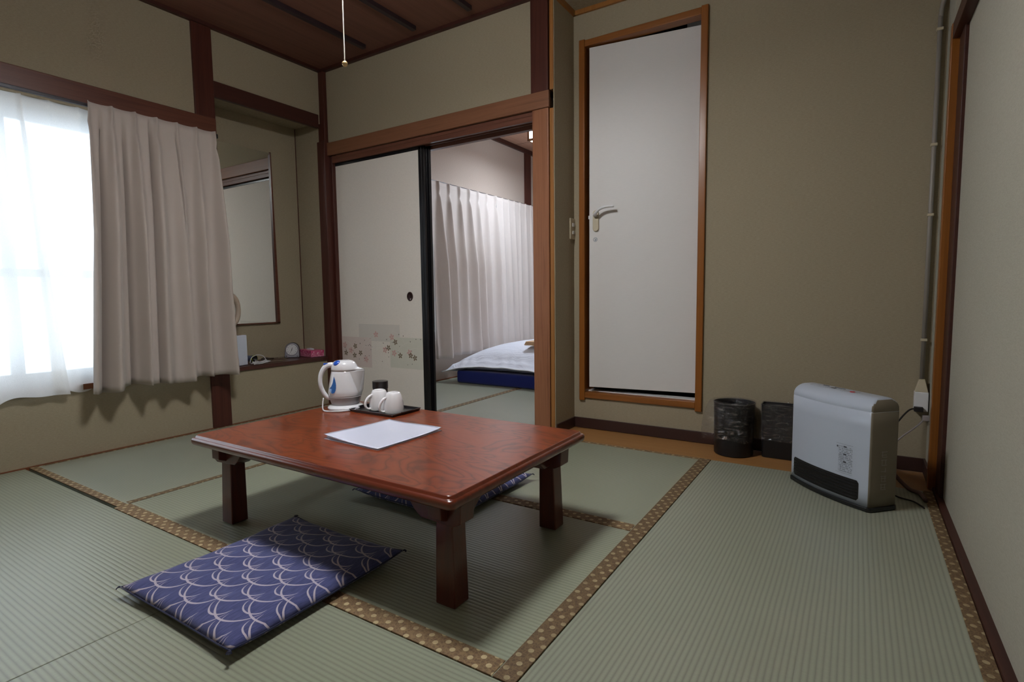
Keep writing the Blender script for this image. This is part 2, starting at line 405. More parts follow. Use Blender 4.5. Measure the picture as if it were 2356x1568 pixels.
# ------------------------------------------------------------------ windows
def window(name, x, y0, y1, z0, z1, label, mids):
    w = thing(name, label, 'window', (x, (y0 + y1) / 2, z0)); w['kind'] = 'structure'
    h = (y1 - y0) / 2; H = z1 - z0
    link('window_frame', BB((-0.05, 0.0, -h, h, 0, 0.04), (-0.05, 0.0, -h, h, H - 0.04, H), (-0.05, 0.0, -h, -h + 0.035, 0, H), (-0.05, 0.0, h - 0.035, h, 0, H)), M['alu'], w)
    for s in (-1, 1):
        xx = -0.014 if s > 0 else -0.034
        a, b = (-h + 0.03, 0.03) if s < 0 else (-0.03, h - 0.03)
        sash = link('sash', BB((xx - 0.01, xx + 0.01, a, b, 0.03, 0.075), (xx - 0.01, xx + 0.01, a, b, H - 0.075, H - 0.03), (xx - 0.01, xx + 0.01, a, a + 0.04, 0.03, H - 0.03), (xx - 0.01, xx + 0.01, b - 0.04, b, 0.03, H - 0.03),
                    *[(xx - 0.01, xx + 0.01, a, b, q - 0.02, q + 0.02) for q in mids]), M['alu'], w)
        link('pane', BB((xx - 0.002, xx + 0.002, a + 0.035, b - 0.035, 0.07, H - 0.07)), M['glass'], sash)
    return w
window('window_1', -0.06, -2.755, -0.955, 0.385, 1.79, 'aluminium sliding window behind the sheer curtains of the sitting room', (0.58,))
window('window_2', -0.06, 1.05, 2.93, 0.40, 1.88, 'aluminium sliding window behind the pale bedroom curtains', ())
struct('trim_18', M['sill'], (-0.12, 0.012, -2.76, -0.955, 0.355, 0.385), label='reddish window sill below the sheer curtains', cat='trim')

# ------------------------------------------------------------------ bedroom shell
wb = M['wall_bed']
struct('wall_bedroom', wb, (-0.12, 0, 0.12, 1.05, 0, 2.6), (-0.12, 0, 1.05, 2.93, 0, 0.40), (-0.12, 0, 1.05, 2.93, 1.88, 2.6), (-0.12, 0, 2.93, 3.95, 0, 2.6), (-0.12, 1.94, 3.85, 3.95, 0, 2.6),
       label='beige papered bedroom wall behind the pale curtains', cat='wall')
struct('ceiling_bedroom', M['ceil_bed'], (-0.1, 1.94, 0.12, 3.95, 2.57, 2.62), label='pale boarded ceiling of the bedroom', cat='ceiling')
struct('trim_19', M['beam_y2'], (0.0, 0.03, 0.12, 3.85, 2.525, 2.57), label='dark cornice along the bedroom ceiling', cat='trim')
struct('trim_20', M['post'], (0.0, 0.02, 2.93, 3.06, 0.0, 2.53), label='dark post in the bedroom wall beyond the curtain', cat='post')
struct('trim_21', M['sill'], (0.0, 0.02, 0.12, 3.85, -0.02, 0.008), label='reddish strip along the foot of the bedroom wall', cat='trim')
k = 0
for yy in (0.9, 1.35, 1.8, 2.25, 2.7, 3.15):
    o = struct('ceiling_joint', M['batten'], (0.03, 1.89, yy, yy + 0.003, 2.5685, 2.571)); o['kind'] = 'structure'; o['group'] = 'board joints of the bedroom ceiling'; o['label'] = 'thin joint line between pale bedroom ceiling boards'; o['category'] = 'joint'

# ------------------------------------------------------------------ tatami mats
def mat_(name, label, x0, x1, y0, y1, axis, bands):
    t = thing(name, label, 'mat', ((x0 + x1) / 2, (y0 + y1) / 2, -0.05))
    cx, cy = (x0 + x1) / 2, (y0 + y1) / 2
    g = 0.0012
    link('rush_surface', BB((x0 + g - cx, x1 - g - cx, y0 + g - cy, y1 - g - cy, 0, 0.05)), M['tat_' + axis.lower()], t, bevel=0.002)
    for (a, b, c, d, ax) in bands:
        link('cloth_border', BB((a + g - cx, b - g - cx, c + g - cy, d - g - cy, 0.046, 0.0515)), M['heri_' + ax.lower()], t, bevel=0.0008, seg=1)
    return t
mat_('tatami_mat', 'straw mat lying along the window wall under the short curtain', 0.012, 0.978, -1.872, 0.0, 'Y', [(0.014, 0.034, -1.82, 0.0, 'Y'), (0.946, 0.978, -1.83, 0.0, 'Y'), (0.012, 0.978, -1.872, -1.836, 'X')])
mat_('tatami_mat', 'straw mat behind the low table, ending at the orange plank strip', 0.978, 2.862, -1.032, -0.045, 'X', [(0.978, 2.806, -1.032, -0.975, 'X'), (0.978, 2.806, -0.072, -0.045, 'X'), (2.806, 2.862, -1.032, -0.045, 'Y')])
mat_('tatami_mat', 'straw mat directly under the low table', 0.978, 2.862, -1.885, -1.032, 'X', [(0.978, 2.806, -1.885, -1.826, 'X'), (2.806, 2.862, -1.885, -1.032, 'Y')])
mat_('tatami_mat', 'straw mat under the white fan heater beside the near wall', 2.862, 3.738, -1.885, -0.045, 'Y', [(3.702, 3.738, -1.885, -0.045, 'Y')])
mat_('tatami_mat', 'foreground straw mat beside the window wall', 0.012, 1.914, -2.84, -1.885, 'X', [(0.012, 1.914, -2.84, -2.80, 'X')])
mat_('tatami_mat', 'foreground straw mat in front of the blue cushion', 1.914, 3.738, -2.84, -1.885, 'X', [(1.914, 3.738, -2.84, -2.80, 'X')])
mat_('tatami_mat', 'straw mat in the bedroom close to the curtained wall', 0.02, 0.955, 0.125, 2.0, 'Y', [(0.90, 0.955, 0.125, 2.0, 'Y')])
mat_('tatami_mat', 'straw mat just inside the bedroom by the cedar post', 0.955, 1.892, 0.125, 2.0, 'Y', [])
mat_('tatami_mat', 'straw mat under the far end of the bedding', 0.02, 1.892, 2.0, 3.8, 'Y', [])
struct('floor_rear', M['plank'], (0.0, XR, YB, -2.84, -0.05, -0.002), label='plank floor strip behind the camera', cat='floor')

# ------------------------------------------------------------------ sliding doors (fusuma)
def fusuma(name, label, x0, x1, y0, y1, pull=True):
    d = thing(name, label, 'sliding door', ((x0 + x1) / 2, y0, 0.004)); d['kind'] = 'structure'
    h = (x1 - x0) / 2; z1 = 1.826
    link('door_panel', BB((-h + 0.01, h - 0.01, 0.003, y1 - y0 - 0.003, 0.01, z1 - 0.01)), M['paper'], d)
    link('door_frame', BB((-h, -h + 0.010, 0, y1 - y0, 0, z1), (h - 0.048, h, 0, y1 - y0, 0, z1), (h - 0.022, h - 0.020, -0.002, 0, 0, z1), (-h, h, 0, y1 - y0, z1 - 0.022, z1), (-h, h, 0, y1 - y0, 0, 0.02)), M['blackframe'], d, bevel=0.002)
    if pull:
        bm = bmesh.new(); lathe(bm, [(0, 0.0012), (0.020, 0.0012), (0.023, 0.0035), (0.028, 0.0045), (0.031, 0.002), (0.031, 0)], 32)
        for v in bm.verts: v.co = Vector((v.co.x * 0.9, -v.co.z + 0.003, v.co.y * 1.05))
        link('finger_pull', bm, plain('dark_copper', (52, 28, 28), 0.35, 0.3), d, smooth=True, loc=(h - 0.158, 0, 0.822))
    return d
f1 = fusuma('door_2', 'papered sliding door with faint flower print and black edge', 0.052, 0.966, 0.026, 0.046)
f2 = fusuma('door_3', 'second sliding door stacked behind the flowered one', 0.07, 0.982, 0.062, 0.082)
# print on the front door
P_pink = plain('print_pink', (222, 206, 199), 0.9); P_grey = plain('print_grey', (218, 211, 203), 0.9); P_green = plain('print_sage', (216, 213, 200), 0.9)
P_arc = plain('print_arc', (224, 219, 210), 0.9); P_fl = plain('print_flower_dark', (128, 112, 92), 0.9); P_fl2 = plain('print_flower_pink', (214, 172, 166), 0.9); P_dot = plain('print_dot', (96, 90, 84), 0.9)
ox, oy = (0.052 + 0.966) / 2, 0.026
def flat(name, mat, polys, dy):
    bm = bmesh.new()
    for q in polys:
        bm.faces.new([bm.verts.new((x - ox, 0.003 - dy, z - 0.004)) for x, z in q])
    return link(name, bm, mat, f1)
R4 = lambda a, b, c, d: [(a, c), (b, c), (b, d), (a, d)]
flat('pink_cloud_print', P_pink, [R4(0.065, 0.41, 0.30, 0.525)], 0.0004)
flat('grey_cloud_print', P_grey, [R4(0.28, 0.70, 0.50, 0.625)], 0.0003)
flat('sage_cloud_print', P_green, [R4(0.60, 0.917, 0.315, 0.535)], 0.0005)
def petal(cx, cz, r, a):
    pts = []
    for i in range(5):
        an = a + 2 * PI * i / 5
        c = (cx + r * 0.55 * math.cos(an), cz + r * 0.55 * math.sin(an))
        pts.append([(c[0] + r * 0.42 * math.cos(an) * math.cos(t) - r * 0.26 * math.sin(an) * math.sin(t), c[1] + r * 0.42 * math.sin(an) * math.cos(t) + r * 0.26 * math.cos(an) * math.sin(t)) for t in [2 * PI * q / 10 for q in range(10)]])
    return pts
fl = []; 
for (px_, pz) in ((0.235, 0.455), (0.29, 0.405), (0.13, 0.40), (0.225, 0.385), (0.655, 0.50), (0.585, 0.455), (0.70, 0.405), (0.84, 0.395), (0.80, 0.41)):
    fl += petal(px_, pz, 0.023, random.random() * 6)
flat('dark_flower_print', P_fl, fl, 0.0009)
fl = []
for (px_, pz) in ((0.185, 0.42), (0.46, 0.55), (0.62, 0.535), (0.55, 0.44), (0.64, 0.42), (0.79, 0.43), (0.12, 0.46), (0.35, 0.36)):
    fl += petal(px_, pz, 0.026, random.random() * 6)
flat('pink_flower_print', P_fl2, fl, 0.0008)
dots = []
for i in range(46):
    a, z = random.choice([(random.uniform(0.08, 0.42), random.uniform(0.32, 0.52)), (random.uniform(0.5, 0.90), random.uniform(0.33, 0.57))])
    rr = random.uniform(0.002, 0.0042)
    dots.append([(a + rr * math.cos(2 * PI * q / 7), z + rr * math.sin(2 * PI * q / 7)) for q in range(7)])
flat('dot_print', P_dot, dots, 0.0009)
arcs = []
def arc(cx, cz, r, a0, a1, w):
    N = 16
    for i in range(N):
        t0 = math.radians(a0 + (a1 - a0) * i / N); t1 = math.radians(a0 + (a1 - a0) * (i + 1) / N)
        arcs.append([(cx + r * math.cos(t0), cz + r * math.sin(t0)), (cx + r * math.cos(t1), cz + r * math.sin(t1)), (cx + (r + w) * math.cos(t1), cz + (r + w) * math.sin(t1)), (cx + (r + w) * math.cos(t0), cz + (r + w) * math.sin(t0))])
for a in ((0.50, 0.33, 0.20, 95, 175, 0.003), (0.52, 0.33, 0.235, 100, 172, 0.002), (0.13, 0.40, 0.09, 30, 110, 0.003), (0.40, 0.24, 0.12, 60, 130, 0.003), (0.66, 0.33, 0.16, 60, 150, 0.003), (0.80, 0.36, 0.14, 70, 150, 0.003), (0.60, 0.42, 0.16, 20, 80, 0.002), (0.85, 0.30, 0.16, 80, 140, 0.003)): arc(*a)
flat('arc_print', P_arc, arcs, 0.0007)

# ------------------------------------------------------------------ hinged door with frame
d1 = thing('door_1', 'white hinged door in an orange wooden frame', 'door', (2.375, 0.25, 0.19)); d1['kind'] = 'structure'
fx0, fx1 = 2.008 - 2.375, 2.745 - 2.375
bm = BB((fx0, fx0 + 0.036, -0.016, 0.13, -0.016, 2.125), (fx1 - 0.036, fx1, -0.016, 0.13, -0.016, 2.125))
link('door_frame', bm, M['frame_z'], d1, bevel=0.003)
link('door_frame', BB((fx0 + 0.036, fx1 - 0.036, -0.013, 0.055, 2.083, 2.12), (fx0 + 0.036, fx1 - 0.036, -0.013, 0.10, 0.0, 0.036)), M['frame_x'], d1, bevel=0.003)
link('threshold_strip', BB((fx0 + 0.036, fx1 - 0.036, 0.04, 0.10, 0.036, 0.040)), M['white_plastic'], d1)
# the leaf, swung a little into the room: front face from (2.068,0.252) to (2.70,0.345)
leaf = bmesh.new(); L = math.hypot(0.636, 0.088)
box(leaf, 0, L, 0, 0.035, 0, 2.008)
la = math.atan2(0.088, 0.636)
t_leaf = NT('door_laminate'); p = t_leaf.obj()
nn = t_leaf.noise(t_leaf.mapping(p, (30, 30, 300)), 1, 3)
t_leaf.base(t_leaf.mix(t_leaf.math('MULTIPLY', nn, 0.5), lin(222, 219, 217), lin(206, 202, 199))); t_leaf.rough(0.45)
lf = link('door_leaf', leaf, t_leaf.m, d1, bevel=0.002, loc=(2.068 - 2.375, 0.002, 0.068), rz=la)
# lever handle on the leaf
hb = bmesh.new()
pl = [(x, z) for x, z in [(0.020 * math.cos(a), 0.055 * math.sin(a) if abs(math.sin(a)) < .0 else 0.0) for a in [0]]]
def capsule(w, h, n=10):
    r = w / 2; out = []
    for k in range(n + 1): a = PI * k / n; out.append((r * math.cos(a), h / 2 - r + r * math.sin(a)))
    for k in range(n + 1): a = PI + PI * k / n; out.append((r * math.cos(a), -h / 2 + r + r * math.sin(a)))
    return out
prism(hb, capsule(0.036, 0.125), 0, 0.012, T=lambda x, y, z: (x, -z, y))
hand = link('handle_plate', hb, M['cream'], lf, bevel=0.003, loc=(0.042, 0, 1.005), smooth=True)
hl = bmesh.new()
tube(hl, [(0.0, 0.0, 0.03), (0.0, -0.028, 0.03), (0.008, -0.044, 0.038), (0.035, -0.05, 0.062), (0.075, -0.05, 0.072), (0.118, -0.048, 0.072)], [0.011, 0.011, 0.011, 0.0105, 0.010, 0.009], 12, smooth=6, sy=0.8)
link('lever_handle', hl, M['white_plastic'], lf, smooth=True, loc=(0.042, 0, 1.005))
lt = bmesh.new(); box(lt, -0.008, 0.0, 0.008, 0.026, 1.02, 1.04); link('latch_bolt', lt, M['white_plastic'], lf)
# small round lock mark under the handle
st = bmesh.new(); 
for i in range(20):
    a0, a1 = 2 * PI * i / 20, 2 * PI * (i + 1) / 20
    st.faces.new([st.verts.new((r * math.cos(a), -0.0008, r * math.sin(a))) for r, a in ((0.013, a0), (0.013, a1), (0.0105, a1), (0.0105, a0))])
for (x0, x1, z0, z1) in ((-0.008, 0.008, 0.004, 0.006), (-0.002, 0.003, -0.008, 0.003), (-0.007, -0.004, -0.006, -0.001), (0.004, 0.007, -0.004, 0.0)):
    st.faces.new([st.verts.new(c) for c in ((x0, -0.0008, z0), (x1, -0.0008, z0), (x1 + 0.002, -0.0008, z1), (x0 + 0.002, -0.0008, z1))])
link('round_sticker', st, plain('sticker_ink', (120, 136, 150), 0.6), lf, loc=(0.038, 0, 0.895))
cl = bmesh.new(); box(cl, 0.545, 0.63, 0.04, 0.07, 1.98, 2.075)
link('door_closer', cl, M['white_plastic'], lf)

# switch on the return wall
sw = thing('light_switch', 'tall cream light switch plate beside the white door', 'light switch', (1.968, 0.222, 1.16))
link('switch_plate', BB((0, 0.007, -0.036, 0.036, 0, 0.125)), M['cream'], sw, bevel=0.003)
link('rocker', BB((0.007, 0.011, -0.010, 0.014, 0.075, 0.098)), M['white_plastic'], sw, bevel=0.002)
link('rocker', BB((0.007, 0.011, -0.010, 0.014, 0.030, 0.050)), M['white_plastic'], sw, bevel=0.002)

# ------------------------------------------------------------------ curtains
def curtain(name, label, cat, x, yt, yb, zt, zb, n, mat, top=0.018, low=0.045, seed=1, thick=0.0015, hem=None, bulge=0.0, jag=0.01, valleys=(), header=0.07, lowfreq=0.5):
    rnd = random.Random(seed)
    NU, NV = n * 40, 44
    amp = [rnd.uniform(0.7, 1.2) for _ in range(n + 2)]; sh = [rnd.uniform(-0.22, 0.22) for _ in range(n + 2)]; bamp = [rnd.uniform(0.6, 1.25) for _ in range(n + 2)]
    bm = bmesh.new(); G = []
    for j in range(NV + 1):
        v = j / NV; row = []
        vv = v ** 0.8
        for i in range(NU + 1):
            u = i / NU; s = u * n
            # height of the cloth
            k0 = min(int(s), n - 1)
            fr = s - k0
            hemw = jag * math.sin(s * 2.1 + seed) + jag * 0.5 * math.sin(s * 4.3 + seed * 2)
            z = zt + (zb + hemw - zt) * v
            if v < 0.12: z -= 0.004 * math.sin(PI * fr) * (1 - v / 0.12)
            w = 0.075 + (0.24 - 0.075) * min(1, v * 3.2)
            dsum = 0
            for q in range(-1, n + 2):
                c = q + (sh[max(0, min(q, n))] * min(1, v * 1.6))
                d = (s - c) / w
                if abs(d) < 4: dsum += math.exp(-d * d) * (amp[max(0, min(q, n))] * (1 - vv) + bamp[max(0, min(q, n))] * vv)
            A = top + (low - top) * min(1, v * 2.2)
            xo = A * dsum
            # crimp of the pinch pleat
            pin = math.exp(-((v - header) / 0.02) ** 2) * math.exp(-((s - round(s)) / 0.10) ** 2)
            xo -= top * 0.8 * pin
            xo += lowfreq * 0.02 * v * math.sin(s * 1.3 + seed)
            if v > 0.93 and thick: xo += 0.003
            ysh = 0.0
            for (vu, vw, vd) in valleys:
                if u < vu: ysh += 0.022 * min(1, v * 3) * math.exp(-((vu - u) / 0.03) ** 2) * vd / 0.13
                xo -= vd * min(1, v * 3) * math.exp(-((u - vu) / vw) ** 2)
            y = yt[0] + (yt[1] - yt[0]) * u; y2 = yb[0] + (yb[1] - yb[0]) * u
            yy = y + (y2 - y) * (v ** 1.2)
            row.append(bm.verts.new((max(xo, -0.05) + bulge * v, yy + ysh + 0.012 * v * math.sin(s * 2.7 + seed), z)))
        G.append(row)
    for j in range(NV):
        for i in range(NU): bm.faces.new((G[j][i], G[j][i + 1], G[j + 1][i + 1], G[j + 1][i]))
    yc = (yt[0] + yt[1]) / 2
    for v in bm.verts: v.co.y -= yc
    t = thing(name, label, cat, (x, yc, 0))
    o = link('curtain_cloth', bm, mat, t, smooth=True)
    if thick:
        so = o.modifiers.new('solid', 'SOLIDIFY'); so.thickness = thick; so.offset = 0
    return t, yc
def rail(name, label, x, y0, y1, z, mat, hooks):
    t = thing(name, label, 'curtain rail', (x, (y0 + y1) / 2, z)); h = (y1 - y0) / 2
    link('rail_track', BB((-0.008, 0.008, -h, h, -0.006, 0.010)), mat, t, bevel=0.002)
    for yy in (-h, h):
        link('end_cap', BB((-0.012, 0.012, yy - 0.012, yy + 0.012, -0.012, 0.014)), M['black'], t, bevel=0.003)
    for yy in (-h * 0.6, h * 0.6):
        link('bracket', BB((-x + 0.034 if x > 0.065 else -x, 0.0, yy - 0.01, yy + 0.01, 0.010, 0.014)), mat, t)
    return t
rail('curtain_rail', 'dark metal curtain rail below the header beam of the sitting room window', 0.070, -2.95, -0.872, 1.822, M['bronze'], 8)
rail('curtain_rail', 'white double curtain rail on the bedroom wall', 0.06, 1.02, 3.10, 1.898, M['bronze'], 8)
ct, yc = curtain('curtain', 'heavy taupe pleated curtain bunched at the edge of the window', 'curtain', 0.112, (-1.552, -0.905), (-1.632, -0.872), 1.834, 0.352, 6, M['curtain'], top=0.020, low=0.085, seed=4, jag=0.010,
       valleys=((0.45, 0.012, 0.13), (0.66, 0.013, 0.11), (0.25, 0.014, 0.07), (0.09, 0.012, 0.06)))
# stitched hem line as its own narrow part
curtain('sheer_curtain', 'translucent white sheer curtain panel beside the taupe curtain', 'sheer curtain', 0.022, (-1.80, -0.95), (-1.76, -0.95), 1.815, 0.372, 7, M['sheer'], top=0.006, low=0.014, seed=9, thick=0, jag=0.022, lowfreq=0.6)
curtain('sheer_curtain', 'translucent white sheer curtain panel cut by the edge of the picture', 'sheer curtain', 0.036, (-2.80, -1.79), (-2.80, -1.70), 1.812, 0.345, 8, M['sheer'], top=0.008, low=0.022, seed=12, thick=0, jag=0.014, lowfreq=0.6)
curtain('curtain', 'pale bedroom curtain panel with deep pinch pleats', 'curtain', 0.080, (1.06, 2.17), (1.10, 2.24), 1.900, 0.235, 7, M['curtain_bed'], top=0.024, low=0.085, seed=3, jag=0.008)
curtain('curtain', 'pale bedroom curtain panel partly hidden by the cedar post', 'curtain', 0.085, (2.19, 3.06), (2.26, 3.08), 1.900, 0.24, 7, M['curtain_bed'], top=0.008, low=0.020, seed=6, jag=0.008)

# ------------------------------------------------------------------ ceiling lamps
def lamp(name, label, x0, y0, size, z0, z1, zc, k, cord=None, col=(0.965, 0.985, 1.0, 1), sf=0.8):
    c = (x0 + size / 2, y0 + size / 2)
    t = thing(name, label, 'ceiling lamp', (c[0], c[1], z0)); h = size / 2; H = z1 - z0
    em = emis(name + '_glow', col, k); es = emis(name + '_side_glow', col, k * sf)
    link('bottom_diffuser', BB((-h + 0.02, h - 0.02, -h + 0.02, h - 0.02, 0.004, 0.008)), em, t)
    link('side_diffuser', BB((-h + 0.008, h - 0.008, -h + 0.008, -h + 0.012, 0.018, H - 0.02), (-h + 0.008, h - 0.008, h - 0.012, h - 0.008, 0.018, H - 0.02), (-h + 0.008, -h + 0.012, -h + 0.012, h - 0.012, 0.018, H - 0.02), (h - 0.012, h - 0.008, -h + 0.012, h - 0.012, 0.018, H - 0.02)), es, t)
    wf = wood(name + '_wood', (150, 110, 80), (176, 134, 98), 'X', 0.4)
    bx = []
    for zz in (0.0, H - 0.02):
        bx += [(-h, h, -h, -h + 0.02, zz, zz + 0.02), (-h, h, h - 0.02, h, zz, zz + 0.02), (-h, -h + 0.02, -h + 0.02, h - 0.02, zz, zz + 0.02), (h - 0.02, h, -h + 0.02, h - 0.02, zz, zz + 0.02)]
    for sx in (-1, 1):
        for sy in (-1, 1): bx.append((sx * (h - 0.01) - 0.01, sx * (h - 0.01) + 0.01, sy * (h - 0.01) - 0.01, sy * (h - 0.01) + 0.01, 0.02, H - 0.02))
    link('lamp_frame', BB(*bx), wf, t)
    link('top_plate', BB((-h + 0.02, h - 0.02, -h + 0.02, h - 0.02, H - 0.012, H - 0.004)), M['white_plastic'], t)
    bm = bmesh.new(); tube(bm, [(0, 0, H - 0.01), (0, 0, zc - z0)], 0.02, 12); lathe(bm, [(0, zc - z0 - 0.04), (0.06, zc - z0 - 0.04), (0.06, zc - z0), (0, zc - z0)], 24)
    link('ceiling_mount', bm, M['white_plastic'], t)
    if cord:
        bm = bmesh.new(); a = Vector(cord[0]) - Vector((c[0], c[1], z0)); b = Vector(cord[1]) - Vector((c[0], c[1], z0))
        tube(bm, [a, b], 0.0016, 8)
        pc = link('pull_cord', bm, plain('cord_string', (232, 226, 214), 0.7), t)
        bm = bmesh.new(); bmesh.ops.create_uvsphere(bm, u_segments=20, v_segments=14, radius=0.0088)
        for v in bm.verts: v.co = v.co + b - Vector((0, 0, 0.004))
        kb = link('cord_knob', bm, plain('brass_knob', (200, 168, 120), 0.25, 0.4), pc, smooth=True)
        kb['label'] = 'small round beige knob'
    return t
lamp('pendant_lamp', 'square pendant lamp with a long white pull cord ending in a beige knob', 1.91, -1.80, 0.36, 2.13, 2.24, 2.512, LAMP_MAIN, ((2.086, -1.6, 2.125), (2.086, -1.6, 1.548)))
lamp('pendant_lamp', 'glowing square pendant lamp glimpsed past the post in the bedroom', 0.685, 1.86, 0.50, 2.315, 2.43, 2.572, LAMP_BED, None, (0.80, 0.89, 1.0, 1), 0.3)

# ------------------------------------------------------------------ low table
def table_wood():
    t = NT('lacquered_table_top'); p = t.geo()
    w = t.mapping(p, (3.0, 16, 5), loc=(0.3, 0.1, 0))
    n0 = t.noise(t.mapping(p, (2.2, 5.5, 2)), 1.0, 3, 0.5, 1.0)
    rings = t.math('FRACT', t.math('MULTIPLY', n0, 11.0))
    rg = t.math('ABSOLUTE', t.math('MULTIPLY_ADD', rings, 2.0, -1.0))
    fine = t.noise(t.mapping(p, (14, 330, 60)), 1.0, 3, 0.6)
    a = t.ramp(rg, [(0.0, lin(84, 32, 12)), (0.35, lin(130, 54, 20)), (1.0, lin(148, 66, 26))])
    b = t.mix(t.math('MULTIPLY', fine, 0.7), a, lin(104, 44, 20))
    blot = t.noise(p, 9, 2)
    c = t.mix(t.math('MULTIPLY', t.math('GREATER_THAN', blot, 0.66), 0.25), b, lin(70, 28, 16))
    t.base(c); t.rough(0.34); t.b.inputs['Coat Weight'].default_value = 0.36; t.b.inputs['Coat Roughness'].default_value = 0.13
    t.bump(fine, 0.08, 0.0005)
    return t.m
M['tabletop'] = table_wood()
M['tableleg'] = wood('red_table_wood', (66, 24, 14), (92, 36, 20), 'Z', 0.32, coat=0.4)
M['tableedge'] = wood('red_table_edge', (84, 32, 16), (118, 48, 24), 'X', 0.28, coat=0.6)
tb = thing('low_table', 'reddish brown lacquered low table standing on the straw mats', 'table', (2.035, -1.42, 0.0017))
TX, TY, TZ = 0.605, 0.385, 0.3368
bm = bmesh.new()
# stepped and rounded edge: loft of rounded rectangles
lev = [(0.020, 0.299), (0.010, 0.2993), (0.004, 0.302), (0.001, 0.307), (0.0, 0.314), (0.0005, 0.3205), (0.0035, 0.3245), (0.0085, 0.3262), (0.0105, 0.3268), (0.0115, 0.3325), (0.015, 0.335)]
rings = []
for ins, z in lev:
    rings.append([bm.verts.new((x, y, z)) for x, y in rrect(2 * (TX - ins), 2 * (TY - ins), 0.018, 5)])
for a, b in zip(rings, rings[1:]):
    n = len(a)
    for i in range(n): bm.faces.new((a[i], a[(i + 1) % n], b[(i + 1) % n], b[i])).material_index = 1
bm.faces.new(rings[0][::-1]).material_index = 1; bm.faces.new(rings[-1]).material_index = 0
top = link('tabletop', bm, [M['tabletop'], M['tableedge']], tb)
for p in top.data.polygons:
    if p.material_index == 1 and abs(p.normal.z) < 0.99: p.use_smooth = True
# crossbeams along the short sides, with stepped ends
for s in (-1, 1):
    cx = s * 0.512
    bm = bmesh.new()
    pts = [(-0.345, 0.300), (-0.345, 0.25), (-0.300, 0.232), (-0.20, 0.232), (-0.16, 0.262), (0.16, 0.262), (0.20, 0.232), (0.300, 0.232), (0.345, 0.25), (0.345, 0.300)]
    prism(bm, pts, cx - 0.022, cx + 0.022, T=lambda a, b, c: (c, a, b))
    link('crossbeam', bm, M['tableleg'], tb, bevel=0.003)
    for q in (-1, 1):
        ly = q * 0.278
        bm = bmesh.new()
        pr = [(-0.150, 0.2995), (-0.146, 0.274), (-0.112, 0.272), (-0.095, 0.250), (-0.072, 0.232), (0.040, 0.226), (0.064, 0.238), (0.068, 0.2995)]
        prism(bm, [(-s * a * 1.0, b) for a, b in [(-x, z) for x, z in pr]], ly - 0.040, ly + 0.040 - 0.02, T=lambda a, b, c: (cx + a, c, b))
        link('bracket', bm, M['tableleg'], tb, bevel=0.003)
        bm = bmesh.new()
        v0 = [(-0.028, -0.028), (0.028, -0.028), (0.028, 0.028), (-0.028, 0.028)]
        bot = [bm.verts.new((cx + s * 0.004 + a * 1.18, ly + q * 0.004 + b * 1.12, 0.0)) for a, b in v0]
        tp_ = [bm.verts.new((cx + a * 0.98, ly + b * 0.98, 0.300)) for a, b in v0]
        bm.faces.new(bot[::-1]); bm.faces.new(tp_)
        for i in range(4): bm.faces.new((bot[i], bot[(i + 1) % 4], tp_[(i + 1) % 4], tp_[i]))
        link('leg', bm, M['tableleg'], tb, bevel=0.004)

# ------------------------------------------------------------------ cushions
def cushion_mat():
    t = NT('blue_wave_cotton'); p = t.obj()
    sep = t.n('SeparateXYZ'); t.l(p, sep.inputs[0])
    wob = t.noise(p, 7, 2)
    X = t.math('ADD', sep.outputs['X'], t.math('MULTIPLY', wob, 0.018)); Y = t.math('ADD', sep.outputs['Y'], t.math('MULTIPLY', t.noise(p, 5, 2), 0.02))
    LX, LY = 0.150, 0.092
    def arcs(ox, oy, R, w, a0=0.0, squ=1.0):
        u = t.math('MULTIPLY', t.math('SUBTRACT', t.math('FRACT', t.math('MULTIPLY_ADD', X, 1 / LX, ox)), 0.5), LX)
        v = t.math('MULTIPLY', t.math('SUBTRACT', t.math('FRACT', t.math('MULTIPLY_ADD', Y, 1 / LY, oy)), 0.5), LY * squ)
        v = t.math('SUBTRACT', v, R * 0.45)
        d = t.math('SQRT', t.math('ADD', t.math('MULTIPLY', u, u), t.math('MULTIPLY', v, v)))
        dd = t.math('ABSOLUTE', t.math('SUBTRACT', d, R))
        # taper: thickest at the bottom of the arc
        tp = t.math('MAXIMUM', t.math('DIVIDE', t.math('MULTIPLY', v, -1.0), R), 0.0)
        ww = t.math('MULTIPLY', t.math('POWER', tp, 0.8), w)
        return t.math('LESS_THAN', dd, ww)
    a = arcs(0.0, 0.0, 0.072, 0.0030)
    b = arcs(0.5, 0.5, 0.072, 0.0030)
    c = arcs(0.27, 0.18, 0.037, 0.0026)
    d = arcs(0.77, 0.68, 0.037, 0.0026)
    g = t.math('MAXIMUM', t.math('MAXIMUM', a, b), t.math('MAXIMUM', c, d))
    thr = t.noise(t.mapping(p, (420, 30, 30)), 1.0, 2, 0.6)
    base = t.ramp(thr, [(0.35, lin(62, 66, 108)), (0.7, lin(86, 90, 136))])
    t.base(t.mix(t.math('MULTIPLY', g, 0.88), base, lin(196, 184, 194)))
    t.rough(0.85); t.b.inputs['Sheen Weight'].default_value = 0.15; t.b.inputs['Specular IOR Level'].default_value = 0.2
    t.bump(thr, 0.12, 0.0006)
    return t.m
CM = cushion_mat()
